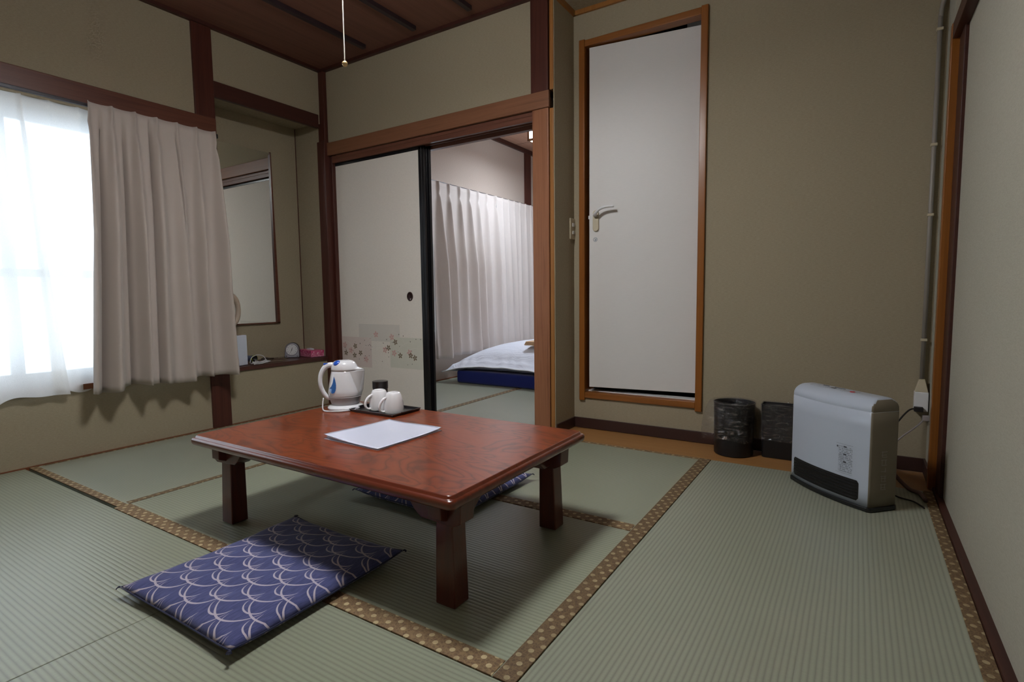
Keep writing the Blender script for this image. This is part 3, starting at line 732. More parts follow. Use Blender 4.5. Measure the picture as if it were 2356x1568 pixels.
def cushion_mesh(hx, hy, seed):
    rnd = random.Random(seed); bm = bmesh.new(); N = 44
    def pt(u, v, side):
        # u,v in -1..1; edges slightly concave, corners pointed
        e = max(abs(u), abs(v))
        x = hx * u * (1 - 0.030 * (1 - u * u * 0 - v * v) * abs(u) ** 3); y = hy * v * (1 - 0.030 * (1 - u * u) * abs(v) ** 3)
        k = (1 - abs(u) ** 5) * (1 - abs(v) ** 5)
        k = max(k, 0) ** 0.42
        ez = 0.021 + 0.010 * (abs(u * v)) ** 3
        wr = 0.0016 * math.sin(u * 9 + v * 4 + seed) * k + 0.0012 * math.sin(v * 13 - u * 7) * k
        return (x, y, ez + 0.027 * k + wr) if side else (x, y, ez + (0.0 - ez) * min(1, k * 1.1))
    for side in (0, 1):
        G = [[bm.verts.new(pt(-1 + 2 * i / N, -1 + 2 * j / N, side)) for i in range(N + 1)] for j in range(N + 1)]
        for j in range(N):
            for i in range(N): bm.faces.new((G[j][i], G[j][i + 1], G[j + 1][i + 1], G[j + 1][i]))
    bmesh.ops.remove_doubles(bm, verts=bm.verts[:], dist=0.0004)
    return bm
def floor_cushion(label, x, y, rz, hx, hy, seed):
    t = thing('floor_cushion', label, 'cushion', (x, y, 0.0015), rz)
    link('cushion_body', cushion_mesh(hx, hy, seed), CM, t, smooth=True)
    pts = []
    for a, b in (((-1, -1), (1, -1)), ((1, -1), (1, 1)), ((1, 1), (-1, 1)), ((-1, 1), (-1, -1))):
        for k in range(12):
            q = k / 12; u = a[0] + (b[0] - a[0]) * q; v = a[1] + (b[1] - a[1]) * q
            pts.append((hx * u * (1 - 0.03 * (1 - v * v) * abs(u) ** 3) * 1.003, hy * v * (1 - 0.03 * (1 - u * u) * abs(v) ** 3) * 1.003, 0.021 + 0.010 * abs(u * v) ** 3))
    pts.append(pts[0])
    bm = bmesh.new(); tube(bm, pts, 0.0022, 6)
    link('edge_piping', bm, fabric('dark_piping', (38, 42, 74), 0.9), t, smooth=True)
    for sx in (-1, 1):
        for sy in (-1, 1):
            bm = bmesh.new(); c = Vector((sx * hx, sy * hy, 0.031))
            for k in range(5):
                an = math.atan2(sy, sx) + (k - 2) * 0.28
                tube(bm, [c - Vector((math.cos(an), math.sin(an), 0)) * 0.006, c + Vector((math.cos(an) * 0.008, math.sin(an) * 0.008, 0.001)), c + Vector((math.cos(an) * 0.012, math.sin(an) * 0.012, -0.003))], 0.0013, 5)
            link('corner_tassel', bm, fabric('navy_thread', (30, 32, 58), 0.9), t)
    return t
floor_cushion('blue wave-patterned floor cushion lying in front of the low table', 2.013, -1.885, 0.01, 0.262, 0.280, 1)
floor_cushion('blue wave-patterned floor cushion pushed under the far side of the table', 1.985, -1.035, -0.02, 0.262, 0.272, 5)

# ------------------------------------------------------------------ things on the table
RZ = math.radians(47)
kt = thing('electric_kettle', 'white electric kettle with blue buttons on its base plate on the table', 'kettle', (1.546, -1.190, TZ), RZ)
kt.scale = (0.89, 0.89, 1.02)
WP = plain('glossy_white_plastic', (226, 226, 230), 0.18, coat=0.5, var=0.02)
BL = plain('blue_plastic', (36, 84, 190), 0.2, coat=0.4)
GR = plain('grey_smoke_plastic', (178, 174, 176), 0.3)
def krad(z):
    P = [(0.018, 0.064), (0.030, 0.070), (0.055, 0.0785), (0.075, 0.081), (0.10, 0.077), (0.13, 0.071), (0.165, 0.063)]
    for (a, ra), (b, rb) in zip(P, P[1:]):
        if z <= b:
            q = max(0, (z - a) / (b - a)); q = q * q * (3 - 2 * q) * 0.3 + q * 0.7
            return ra + (rb - ra) * q
    return P[-1][1]
def kbody(z0, z1, spout=True, off=0.0, N=72, L=18):
    bm = bmesh.new(); R = []
    for j in range(L + 1):
        z = z0 + (z1 - z0) * j / L; row = []
        for k in range(N):
            a = 2 * PI * k / N; aa = a if a < PI else a - 2 * PI
            r = krad(z) + off
            if spout and z > 0.062:
                g = (z - 0.062) / 0.103
                r += 0.034 * g * math.exp(-(abs(aa) / (0.10 + 0.36 * g)) ** 2.2)
            row.append(bm.verts.new((r * math.cos(a), r * 0.93 * math.sin(a), z)))
        R.append(row)
    for a, b in zip(R, R[1:]):
        for k in range(N): bm.faces.new((a[k], a[(k + 1) % N], b[(k + 1) % N], b[k]))
    bm.faces.new(R[0][::-1]); bm.faces.new(R[-1])
    return bm
link('kettle_body', kbody(0.055, 0.165), WP, kt, smooth=True, auto=40)
lb = link('lower_band', kbody(0.018, 0.0555, False, 0.0006), GR, kt, smooth=True); lb['label'] = 'grey translucent lower band of the kettle'
for o in (kt.children): pass
# lid: dome with spout tongue
bm = bmesh.new(); N = 64; R = []
for j in range(11):
    q = j / 10; rr = math.cos(q * PI / 2) ** 0.46; z = 0.165 + 0.043 * math.sin(q * PI / 2)
    row = []
    for k in range(N):
        a = 2 * PI * k / N; aa = a if a < PI else a - 2 * PI
        r = 0.0645 * rr
        if q < 0.16: r += 0.033 * (1 - q / 0.16) * math.exp(-(abs(aa) / 0.44) ** 2.2)
        row.append(bm.verts.new((r * math.cos(a) - 0.004 * q, r * 0.93 * math.sin(a), z + 0.0012)))
    R.append(row)
for a, b in zip(R, R[1:]):
    for k in range(N): bm.faces.new((a[k], a[(k + 1) % N], b[(k + 1) % N], b[k]))
bm.faces.new(R[0][::-1]); 
lid = link('lid', bm, WP, kt, smooth=True)
bm = bmesh.new(); bmesh.ops.create_uvsphere(bm, u_segments=24, v_segments=12, radius=1)
for v in bm.verts: v.co = Vector((v.co.x * 0.017, v.co.y * 0.014, v.co.z * 0.007))
bt = link('lid_button', bm, BL, lid, smooth=True, loc=(-0.034, -0.034, 0.2005)); bt.rotation_euler = (0.55, -0.35, 0)
bt['label'] = 'blue oval button'
# spout infill wedge (grey front of the spout)
bm = bmesh.new()
def surf(x, z, e=0.0012):
    # point on the camera-side of the body
    r = krad(z); g = max(0, (z - 0.062) / 0.103)
    for it in range(14):
        pass
    best = None
    for k in range(0, 181):
        a = -PI * k / 180; rr = r + (0.034 * g * math.exp(-(abs(a) / (0.10 + 0.36 * g)) ** 2.2) if z > 0.062 else 0)
        d = abs(rr * math.cos(a) - x)
        if best is None or d < best[0]: best = (d, a, rr)
    a, rr = best[1], best[2] + e
    return (rr * math.cos(a), rr * 0.93 * math.sin(a), z)
J = 14
G = []
for j in range(J + 1):
    q = j / J; z = 0.163 - q * 0.092; xl = 0.026 + 0.037 * q; xr = 0.092 - 0.025 * q ** 0.8; G.append([bm.verts.new(surf(xl + (xr - xl) * i / 8, z, 0.0008)) for i in range(9)])
for j in range(J):
    for i in range(8): bm.faces.new((G[j][i], G[j][i + 1], G[j + 1][i + 1], G[j + 1][i]))
sp = link('spout_panel', bm, plain('spout_grey', (196, 192, 192), 0.3), kt, smooth=True); sp['label'] = 'pale grey triangular spout panel'
# teardrop gauge
bm = bmesh.new(); pts = []
cx_, cz_ = -0.056, 0.086
left_ = [(-0.0475, 0.146), (-0.052, 0.126), (-0.0585, 0.108), (-0.066, 0.097), (-0.070, 0.092), (-0.066, 0.079), (-0.058, 0.073), (-0.047, 0.077), (-0.040, 0.090), (-0.038, 0.108), (-0.041, 0.128)]
rows = []
cc = bm.verts.new(surf(-0.052, 0.092, 0.0018)); ring = [bm.verts.new(surf(x, z, 0.0018)) for x, z in [tuple(p)[:2] for p in [(v.x, v.y) for v in smooth_path([(a, b, 0) for a, b in left_ + left_[:1]], 4)]][:-1]]
for i in range(len(ring)): bm.faces.new((cc, ring[i], ring[(i + 1) % len(ring)]))
wg = link('water_gauge', bm, plain('blue_gauge', (48, 104, 176), 0.15, coat=0.5), kt, smooth=True); wg['label'] = 'blue teardrop water gauge'
# handle
bm = bmesh.new()
tube(bm, [(-0.030, 0, 0.182), (-0.060, 0, 0.190), (-0.090, 0, 0.182), (-0.112, 0, 0.150), (-0.116, 0, 0.110), (-0.104, 0, 0.075), (-0.086, 0, 0.052), (-0.070, 0, 0.045)], [0.010, 0.0115, 0.012, 0.011, 0.0105, 0.010, 0.010, 0.009], 14, smooth=6, sy=1.0, upv=(0, 1, 0))
link('handle', bm, WP, kt, smooth=True)
bm = bmesh.new(); box(bm, -0.098, -0.074, -0.008, 0.008, 0.190, 0.199); hbt = link('switch', bm, BL, kt, bevel=0.003); hbt['label'] = 'blue switch on top of the handle'
bm = bmesh.new(); lathe(bm, [(0, 0), (0.082, 0), (0.086, 0.003), (0.086, 0.008), (0.078, 0.015), (0.066, 0.019), (0, 0.019)], 56)
link('base_plate', bm, WP, kt, smooth=True, bevel=0.0005)
bm = bmesh.new(); tube(bm, [(0.05, -0.083, 0.004), (-0.01, -0.104, 0.004), (-0.07, -0.092, 0.004), (-0.100, -0.068, 0.006), (-0.104, -0.060, 0.028), (-0.100, -0.052, 0.056)], 0.0032, 8, smooth=5)
link('power_cord', bm, WP, kt, smooth=True)

# tray
BK = plain('black_lacquer', (26, 22, 26), 0.28, coat=0.3)
tr_ = thing('tray', 'shallow black rectangular tray on the table holding the mugs', 'tray', (1.745, -1.148, TZ))
bm = bmesh.new(); w, d = 0.262, 0.176
o_, i_ = rrect(w, d, 0.008), rrect(w - 0.012, d - 0.012, 0.005)
a = [bm.verts.new((x * 0.96, y * 0.95, 0)) for x, y in o_]; b = [bm.verts.new((x, y, 0.011)) for x, y in o_]; c = [bm.verts.new((x, y, 0.011)) for x, y in i_]; d_ = [bm.verts.new((x * 0.98, y * 0.98, 0.003)) for x, y in i_]
n = len(a); bm.faces.new(a[::-1]); bm.faces.new(d_)
for p_, q_ in ((a, b), (b, c), (c, d_)):
    for i in range(n): bm.faces.new((p_[i], p_[(i + 1) % n], q_[(i + 1) % n], q_[i]))
link('tray_body', bm, BK, tr_)
for s in (-1, 1): link('tray_handle', BB((s * 0.131 - 0.004, s * 0.131 + 0.004, -0.035, 0.035, 0.009, 0.014)), BK, tr_, bevel=0.002)

CER = plain('white_porcelain', (232, 230, 232), 0.12, coat=0.6, var=0.01)
def mug(label, x, y):
    t = thing('mug', label, 'mug', (x, y, TZ + 0.0035), RZ + PI + 0.45, 'upturned white mugs on the tray')
    bm = bmesh.new()
    lathe(bm, [(0.0395, 0.0), (0.0425, 0.001), (0.0430, 0.004), (0.0425, 0.020), (0.0405, 0.042), (0.0365, 0.062), (0.0315, 0.077), (0.0285, 0.083), (0.0260, 0.0855), (0.0225, 0.0865), (0.0205, 0.0862), (0.0195, 0.084), (0, 0.084)], 48)
    lathe(bm, [(0.0395, 0.0), (0.0390, 0.020), (0.0370, 0.042), (0.033, 0.062), (0.026, 0.076), (0, 0.079)], 48)
    bmesh.ops.remove_doubles(bm, verts=bm.verts[:], dist=0.0002)
    link('cup_body', bm, CER, t, smooth=True)
    bm = bmesh.new()
    tube(bm, [(0.033, 0, 0.066), (0.048, 0, 0.060), (0.061, 0, 0.044), (0.065, 0, 0.028), (0.060, 0, 0.014), (0.050, 0, 0.009), (0.040, 0, 0.010)], [0.0062, 0.0060, 0.0056, 0.0055, 0.0056, 0.0058, 0.006], 10, smooth=6, upv=(0, 1, 0))
    link('handle', bm, CER, t, smooth=True)
mug('upturned white mug in front on the tray, nearest the white folder', 1.815, -1.166)
mug('upturned white mug directly before the black tea canister', 1.716, -1.152)
tc = thing('tea_canister', 'black cylindrical tea canister behind the two mugs', 'canister', (1.660, -1.090, TZ + 0.0035))
bm = bmesh.new(); lathe(bm, [(0, 0), (0.0315, 0), (0.0325, 0.001), (0.0325, 0.078), (0, 0.078)], 48); link('canister_body', bm, BK, tc, smooth=True, bevel=0.0005, auto=60)
bm = bmesh.new(); lathe(bm, [(0.0325, 0.078), (0.0342, 0.0785), (0.0342, 0.110), (0.033, 0.1115), (0, 0.1122)], 48); link('lid', bm, BK, tc, smooth=True, bevel=0.0005, auto=60)

# folder with papers
fo = thing('paper_folder', 'white clear-covered folder of papers lying on the table', 'folder', (2.045, -1.445, TZ), -0.03)
PW = plain('white_paper', (222, 224, 240), 0.5, var=0.02)
def sheet(hx, hy, z, curl, th):
    bm = bmesh.new(); N = 24
    for s in (0, 1):
        G = []
        for j in range(N + 1):
            row = []
            for i in range(N + 1):
                u = -1 + 2 * i / N; v = -1 + 2 * j / N
                k = curl * max(0, (-u * 0.6 - v * 0.25 + 0.1)) ** 2.0 + curl * 0.5 * max(0, v) ** 3 * (0.6 + 0.4 * math.sin(u * 2))
                row.append(bm.verts.new((hx * u, hy * v, z + k + s * th)))
            G.append(row)
        for j in range(N):
            for i in range(N): bm.faces.new((G[j][i], G[j][i + 1], G[j + 1][i + 1], G[j + 1][i]))
        if s == 0: G0 = G
    per = lambda G: [G[0][i] for i in range(N)] + [G[j][N] for j in range(N)] + [G[N][N - i] for i in range(N)] + [G[N - j][0] for j in range(N)]
    a, b = per(G0), per(G)
    for i in range(len(a)): bm.faces.new((a[i], a[(i + 1) % len(a)], b[(i + 1) % len(b)], b[i]))
    return bm
link('back_cover', sheet(0.136, 0.152, 0.0006, 0.000, 0.0012), PW, fo, smooth=False)
link('paper_stack', sheet(0.128, 0.147, 0.0024, 0.006, 0.0024), PW, fo, smooth=True)
CLR = plain('clear_cover', (216, 220, 240), 0.12, coat=0.6, var=0.0)
link('front_cover', sheet(0.136, 0.152, 0.0058, 0.013, 0.0007), CLR, fo, smooth=True)

# ------------------------------------------------------------------ fan heater
ht = thing('fan_heater', 'white gas fan heater with black grille standing by the near wall', 'heater', (3.411, -0.245, 0.0018), math.atan2(-0.278, 0.289))
HW = plain('heater_white', (182, 190, 204), 0.28, coat=0.3, var=0.02)
def hplan(w, d, r, bulge, n=6, nf=16):
    """rounded plan outline with a convex front (toward -y)"""
    pts = []
    for k in range(n + 1): a = math.radians(90 * k / n); pts.append((w / 2 - r + r * math.cos(a), d / 2 - r + r * math.sin(a)))
    for k in range(n + 1): a = math.radians(90 + 90 * k / n); pts.append((-w / 2 + r + r * math.cos(a), d / 2 - r + r * math.sin(a)))
    for k in range(n): a = math.radians(180 + 90 * k / n); pts.append((-w / 2 + r + r * math.cos(a), -d / 2 + r + r * math.sin(a)))
    for k in range(nf + 1):
        q = -1 + 2 * k / nf; pts.append((q * (w / 2 - r), -d / 2 - bulge * (1 - q * q)))
    for k in range(1, n): a = math.radians(270 + 90 * k / n); pts.append((w / 2 - r + r * math.cos(a), -d / 2 + r + r * math.sin(a)))
    return pts
bm = bmesh.new(); R = []
HWD, HD = 0.398, 0.130
def ring_at(z, ix, iy, bul=0.022):
    return [bm.verts.new((x, y, z)) for x, y in hplan(HWD - 2 * ix, HD - 2 * iy, 0.011, bul)]
levs = [(0.016, 0, 0)] + [(0.016 + 0.36 * k / 6, 0.0, 0.0) for k in range(1, 7)] + [(0.377, 0.001, 0.0016), (0.380, 0.0, 0.0)]
for k in range(1, 9):
    a = k / 8 * PI / 2
    levs.append((0.385 + 0.044 * math.sin(a) ** 1.0, 0.020 * (1 - math.cos(a)), 0.046 * (1 - math.cos(a)) ** 0.9))
for z, ix, iy in levs: R.append(ring_at(z, ix, iy, 0.022 if z < 0.39 else 0.022 * (1 - (z - 0.39) / 0.06)))
for a, b in zip(R, R[1:]):
    n = len(a)
    for i in range(n): bm.faces.new((a[i], a[(i + 1) % n], b[(i + 1) % n], b[i]))
bm.faces.new(R[0][::-1]); bm.faces.new(R[-1])
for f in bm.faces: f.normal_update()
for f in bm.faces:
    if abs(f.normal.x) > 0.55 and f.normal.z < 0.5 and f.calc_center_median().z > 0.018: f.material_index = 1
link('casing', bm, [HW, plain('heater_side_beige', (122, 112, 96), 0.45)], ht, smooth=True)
bm = bmesh.new(); prism(bm, hplan(HWD + 0.012, HD + 0.012, 0.022, 0.022), 0.0, 0.016); link('base_foot', bm, M['black'], ht, bevel=0.003)
def hfront(x, e=0.0): 
    q = x / (HWD / 2 - 0.011); return -HD / 2 - 0.022 * max(0, (1 - q * q)) - e
def fpatch(x0, x1, z0, z1, e, th=0.0, nx=16, r=0.0):
    """curved patch on the convex front"""
    bm = bmesh.new(); V = []
    outline = []
    for k in range(nx + 1): outline.append((x0 + (x1 - x0) * k / nx, None))
    lo = []; hi = []
    for k in range(nx + 1):
        x = x0 + (x1 - x0) * k / nx; c = 0.0
        dx = min(x - x0, x1 - x)
        if r > 0 and dx < r: c = r - math.sqrt(max(0, r * r - (r - dx) ** 2))
        lo.append(bm.verts.new((x, hfront(x, e), z0 + c))); hi.append(bm.verts.new((x, hfront(x, e), z1 - c)))
    for k in range(nx): bm.faces.new((lo[k], lo[k + 1], hi[k + 1], hi[k]))
    return bm
gb = link('grille', fpatch(-0.174, 0.160, 0.030, 0.108, 0.0010, nx=48, r=0.010), M['dark'], ht)
gb['label'] = 'black louvred outlet grille'
for k in range(6):
    z = 0.0385 + 0.0125 * k
    bm = bmesh.new(); pts = [(-0.170 + 0.326 * i / 16, hfront(-0.170 + 0.326 * i / 16, 0.0022), z) for i in range(17)]
    tube(bm, pts, 0.0028, 8, sy=0.55)
    link('louvre', bm, M['black'], gb, smooth=True)
# printed notice on the front
INK = plain('grey_ink', (88, 90, 98), 0.7); INKR = plain('red_ink', (168, 96, 104), 0.7)
rn = random.Random(3)
bm = bmesh.new()
def dab(bm, x0, x1, z0, z1, e=0.0012):
    bm.faces.new([bm.verts.new(c) for c in ((x0, hfront(x0, e), z0), (x1, hfront(x1, e), z0), (x1, hfront(x1, e), z1), (x0, hfront(x0, e), z1))])
for row in range(15):
    z = 0.222 - row * 0.0068; x = 0.076
    while x < 0.132:
        w_ = rn.uniform(0.0016, 0.0035)
        if rn.random() < 0.78:
            for q in range(2): 
                if rn.random() < 0.8: dab(bm, x, x + w_, z + q * 0.0022, z + q * 0.0022 + 0.0010)
            if rn.random() < 0.6: dab(bm, x + w_ * 0.4, x + w_ * 0.6, z, z + 0.0034)
        x += w_ + 0.0008
for row in (0, 4, 8): dab(bm, 0.096, 0.108, 0.222 - row * 0.0075, 0.228 - row * 0.0075)
for q in range(10):
    a0, a1 = 2 * PI * q / 10, 2 * PI * (q + 1) / 10
    bm.faces.new([bm.verts.new((0.070 + r * math.cos(a), hfront(0.07, 0.0012), 0.222 + r * math.sin(a))) for r, a in ((0.0001, a0), (0.0038, a0), (0.0038, a1), (0.0001, a1))])
for z in (0.234, 0.120): dab(bm, 0.064, 0.134, z, z + 0.0006)
nt_ = link('printed_notice', bm, INK, ht); nt_['label'] = 'small grey printed notice above the grille'
# faint vertical characters on the side
bm = bmesh.new()
for k in range(5):
    z = 0.205 - k * 0.031; x = HWD / 2 + 0.0006
    for (y0, y1, a, b) in ((-0.016, 0.012, 0.020, 0.0225), (-0.012, -0.009, 0.0, 0.024), (0.004, 0.007, 0.004, 0.022), (-0.014, 0.010, 0.008 + (k % 2) * 0.004, 0.0105 + (k % 2) * 0.004), (-0.008, 0.012, 0.0, 0.0025)):
        if (k * 7 + int(a * 1000)) % 5 == 4: continue
        bm.faces.new([bm.verts.new(c) for c in ((x, y0, z + a), (x, y1, z + a), (x, y1, z + b), (x, y0, z + b))])
link('side_lettering', bm, plain('pale_grey_ink', (150, 146, 138), 0.7), ht)
# control panel on the curved top
bm = bmesh.new(); prism(bm, rrect(0.235, 0.034, 0.012), 0.4285, 0.4300, T=lambda x, y, z: (x - 0.03, y - 0.012, z)); cp = link('control_panel', bm, plain('panel_grey', (168, 172, 180), 0.35), ht)
for (x0, x1, y0, y1, mt) in ((-0.135, -0.10, -0.024, -0.012, HW), (-0.095, -0.075, -0.022, -0.008, HW), (-0.060, -0.042, -0.024, -0.012, HW), (-0.036, -0.020, -0.022, -0.010, M['black']), (-0.012, 0.010, -0.025, -0.013, HW), (0.022, 0.052, -0.006, 0.004, HW), (-0.10, -0.07, 0.0, 0.004, M['black']), (-0.04, 0.012, 0.0, 0.003, INK)):
    link('button', BB((x0, x1, y0, y1, 0.430, 0.4318)), mt, cp, bevel=0.0006)
bm = bmesh.new(); lathe(bm, [(0, 0.4325), (0.0085, 0.4325), (0.0095, 0.4318), (0.0095, 0.430)], 24, c=(0.066, -0.020, 0)); rb = link('power_button', bm, plain('red_button', (196, 30, 44), 0.3), cp, smooth=True); rb['label'] = 'round red power button'

# ------------------------------------------------------------------ waste bins with clear liners
def liner_mat():
    t = NT('clear_liner_film'); p = t.obj()
    tp = t.n('BsdfTransparent'); tp.inputs[0].default_value = (0.93, 0.93, 0.94, 1)
    g = t.n('BsdfGlossy'); g.inputs['Roughness'].default_value = 0.08; g.inputs[0].default_value = (0.9, 0.9, 0.95, 1)
    n = t.noise(t.mapping(p, (22, 22, 30)), 1.0, 4, 0.6, 2.0)
    bp = t.n('Bump'); bp.inputs['Strength'].default_value = 1.0; bp.inputs['Distance'].default_value = 0.02; t.l(n, bp.inputs['Height']); t.l(bp.outputs[0], g.inputs['Normal'])
    df = t.n('BsdfDiffuse'); df.inputs[0].default_value = (0.75, 0.75, 0.78, 1)
    m0 = t.n('MixShader'); m0.inputs[0].default_value = 0.06; t.l(g.outputs[0], m0.inputs[1]); t.l(df.outputs[0], m0.inputs[2])
    mx = t.n('MixShader'); st = t.noise(t.mapping(p, (10, 10, 34), (0.3, 0.2, 0.4)), 1.0, 3, 0.6, 3.0); t.l(t.math('MULTIPLY_ADD', t.math('POWER', st, 7.0), 3.6, 0.035), mx.inputs[0]); t.l(tp.outputs[0], mx.inputs[1]); t.l(m0.outputs[0], mx.inputs[2])
    t.l(mx.outputs[0], t.t.nodes['Material Output'].inputs[0]); return t.m
FILM = liner_mat()
BINM = plain('black_bin_plastic', (20, 18, 20), 0.45)
rb_ = thing('waste_bin', 'round black waste bin with a clear liner hanging over its rim', 'waste bin', (2.932, 0.136, 0.0))
bm = bmesh.new(); lathe(bm, [(0, 0), (0.090, 0), (0.094, 0.004), (0.0985, 0.262), (0.101, 0.268), (0.097, 0.268), (0.094, 0.26), (0.089, 0.008), (0, 0.008)], 48)
link('bin_body', bm, BINM, rb_, smooth=True, bevel=0.0008, auto=50)
bm = bmesh.new(); N = 96; G = []
prof = [(0.084, 0.06), (0.088, 0.16), (0.091, 0.25), (0.098, 0.276), (0.1035, 0.272), (0.1035, 0.24), (0.104, 0.20), (0.105, 0.16), (0.106, 0.12), (0.107, 0.095), (0.108, 0.082)]
for j, (r, z) in enumerate(prof):
    row = []
    for k in range(N):
        a = 2 * PI * k / N
        out = max(0, j - 3) / 7
        lefty = math.exp(-((a - PI * 1.08) / 0.42) ** 2)
        rr = r + out * (0.0035 * math.sin(a * 5 + 1) + 0.003 * math.sin(a * 11 + j * 0.6)) + 0.058 * lefty * math.sin(min(1, out * 1.2) * PI * 0.55)
        x, y = rr * math.cos(a), rr * math.sin(a)
        y = min(y, 0.1005)
        row.append(bm.verts.new((x, y, z + (out * 0.006 * math.sin(a * 3 + 0.5) if j > 3 else 0) + (0.008 * lefty if j == 3 else 0))))
    G.append(row)
for a, b in zip(G, G[1:]):
    for k in range(N): bm.faces.new((a[k], a[(k + 1) % N], b[(k + 1) % N], b[k]))
link('bin_liner', bm, FILM, rb_, smooth=True)['label'] = 'clear plastic liner'
sb = thing('waste_bin', 'rectangular black waste bin half hidden behind the white heater', 'waste bin', (3.165, 0.183, 0.0))
bm = bmesh.new()
def rloop(w, d, z, r=0.012): return [bm.verts.new((x, y, z)) for x, y in rrect(w, d, r, 4)]
ls = [rloop(0.200, 0.088, 0), rloop(0.212, 0.098, 0.262), rloop(0.216, 0.102, 0.266), rloop(0.208, 0.094, 0.266), rloop(0.192, 0.080, 0.008)]
for a, b in zip(ls, ls[1:]):
    for i in range(len(a)): bm.faces.new((a[i], a[(i + 1) % len(a)], b[(i + 1) % len(a)], b[i]))
bm.faces.new(ls[0][::-1]); bm.faces.new(ls[-1])
link('bin_body', bm, BINM, sb, bevel=0.001)
bm = bmesh.new()
ls = [rloop(0.196, 0.084, 0.12), rloop(0.204, 0.090, 0.25), rloop(0.214, 0.100, 0.272), rloop(0.222, 0.106, 0.268), rloop(0.223, 0.107, 0.24), rloop(0.224, 0.108, 0.18), rloop(0.225, 0.108, 0.12), rloop(0.226, 0.108, 0.088)]
for a, b in zip(ls, ls[1:]):
    for i in range(len(a)): bm.faces.new((a[i], a[(i + 1) % len(a)], b[(i + 1) % len(a)], b[i]))
link('bin_liner', bm, FILM, sb, smooth=True)['label'] = 'clear plastic liner'

# ------------------------------------------------------------------ cable conduit, socket, cables
cd = thing('cable_conduit', 'slim white cable conduit climbing the corner behind the heater', 'conduit', (3.705, 0.232, 0.43))
CW = plain('conduit_white', (150, 143, 136), 0.4)
bm = bmesh.new(); tube(bm, [(0, 0, 0), (0, 0, 1.56)], 0.0085, 12); tube(bm, [(0, 0, 1.555), (0.004, 0, 1.60), (0.016, -0.006, 1.66), (0.018, -0.006, 1.75), (0.018, -0.006, 2.05)], 0.0085, 12, smooth=5); link('conduit_tube', bm, CW, cd, smooth=True)
for z in (0.17, 0.72, 1.02, 1.50): link('clip', BB((-0.012, 0.012, -0.010, 0.016, z, z + 0.012)), M['cream'], cd, bevel=0.002)
so_ = thing('wall_socket', 'white surface socket with beige funnel at the foot of the conduit', 'socket', (3.705, 0.228, 0.285))
link('socket_box', BB((-0.026, 0.026, -0.024, 0.021, 0, 0.088)), M['white_plastic'], so_, bevel=0.003)
bm = bmesh.new()
a = [bm.verts.new(c) for c in ((-0.024, -0.020, 0.088), (0.024, -0.020, 0.088), (0.024, 0.020, 0.088), (-0.024, 0.020, 0.088))]; b = [bm.verts.new(c) for c in ((-0.011, -0.008, 0.144), (0.011, -0.008, 0.144), (0.011, 0.014, 0.144), (-0.011, 0.014, 0.144))]
bm.faces.new(a[::-1]); bm.faces.new(b)
for i in range(4): bm.faces.new((a[i], a[(i + 1) % 4], b[(i + 1) % 4], b[i]))
link('cable_funnel', bm, M['cream'], so_, bevel=0.002)['label'] = 'beige tapered cable funnel'
def cable(name, label, cat, pts, r, mat, plug=None, n=8):
    t = thing(name, label, cat, pts[0]); o0 = Vector(pts[0])
    bm = bmesh.new(); tube(bm, [Vector(p) - o0 for p in pts], r, n, smooth=8); link('cord', bm, mat, t, smooth=True)
    if plug:
        bm = bmesh.new(); box(bm, *plug); link('plug', bm, mat, t, bevel=0.003)
    return t
DC = plain('dark_rubber', (34, 28, 28), 0.6); GC = plain('grey_rubber', (158, 150, 150), 0.5); HC = plain('pinkish_hose', (112, 84, 78), 0.55)
cable('power_cable', 'black power cable drooping from the wall socket to the heater', 'cable', [(3.690, 0.192, 0.300), (3.655, 0.165, 0.290), (3.60, 0.10, 0.215), (3.565, 0.02, 0.13), (3.545, -0.06, 0.06), (3.53, -0.10, 0.02)], 0.0035, DC, (-0.012, 0.022, -0.016, 0.011, -0.012, 0.008))
cable('power_cable', 'grey power cable slanting down from the wall socket', 'cable', [(3.722, 0.195, 0.262), (3.69, 0.165, 0.225), (3.62, 0.09, 0.17), (3.57, 0.0, 0.10), (3.55, -0.05, 0.08)], 0.0032, GC, (-0.012, 0.014, -0.014, 0.010, -0.014, 0.010))
cable('gas_hose', 'pinkish gas hose lying on the mat behind the heater', 'hose', [(3.540, -0.10, 0.16), (3.575, -0.07, 0.11), (3.61, -0.05, 0.05), (3.655, -0.075, 0.0095), (3.69, -0.12, 0.0095), (3.70, -0.20, 0.0095)], 0.008, HC)
cable('floor_cable', 'thin dark cable trailing over the mat behind the heater', 'cable', [(3.56, -0.15, 0.02), (3.61, -0.19, 0.0048), (3.66, -0.22, 0.0048), (3.69, -0.28, 0.0048)], 0.003, DC)

# ------------------------------------------------------------------ niche: mirror and small things on the shelf
mr = thing('wall_mirror', 'tall mirror leaning flat on the back of the niche, reflecting the sliding door', 'mirror', (-0.285, -0.47, 0.645))
link('mirror_glass', BB((-0.012, 0.0, -0.32, 0.205, 0.0, 1.255)), M['mirror'], mr)
bm = bmesh.new()
prism(bm, [(0.205, -0.008), (0.228, -0.008), (0.212, 1.262), (0.205, 1.262)], -0.012, 0.003, T=lambda a, b, c: (c, a, b)); box(bm, -0.012, 0.003, -0.33, 0.228, -0.010, 0.0)
link('mirror_edge', bm, M['beam_y'], mr)
ph = thing('telephone', 'beige telephone on the niche side wall peeking past the curtain edge', 'telephone', (-0.14, -0.829, 0.60))
PH = plain('beige_phone_plastic', (186, 168, 150), 0.4)
link('phone_body', BB((-0.045, 0.05, 0.0, 0.080, 0.02, 0.24)), PH, ph, bevel=0.008)
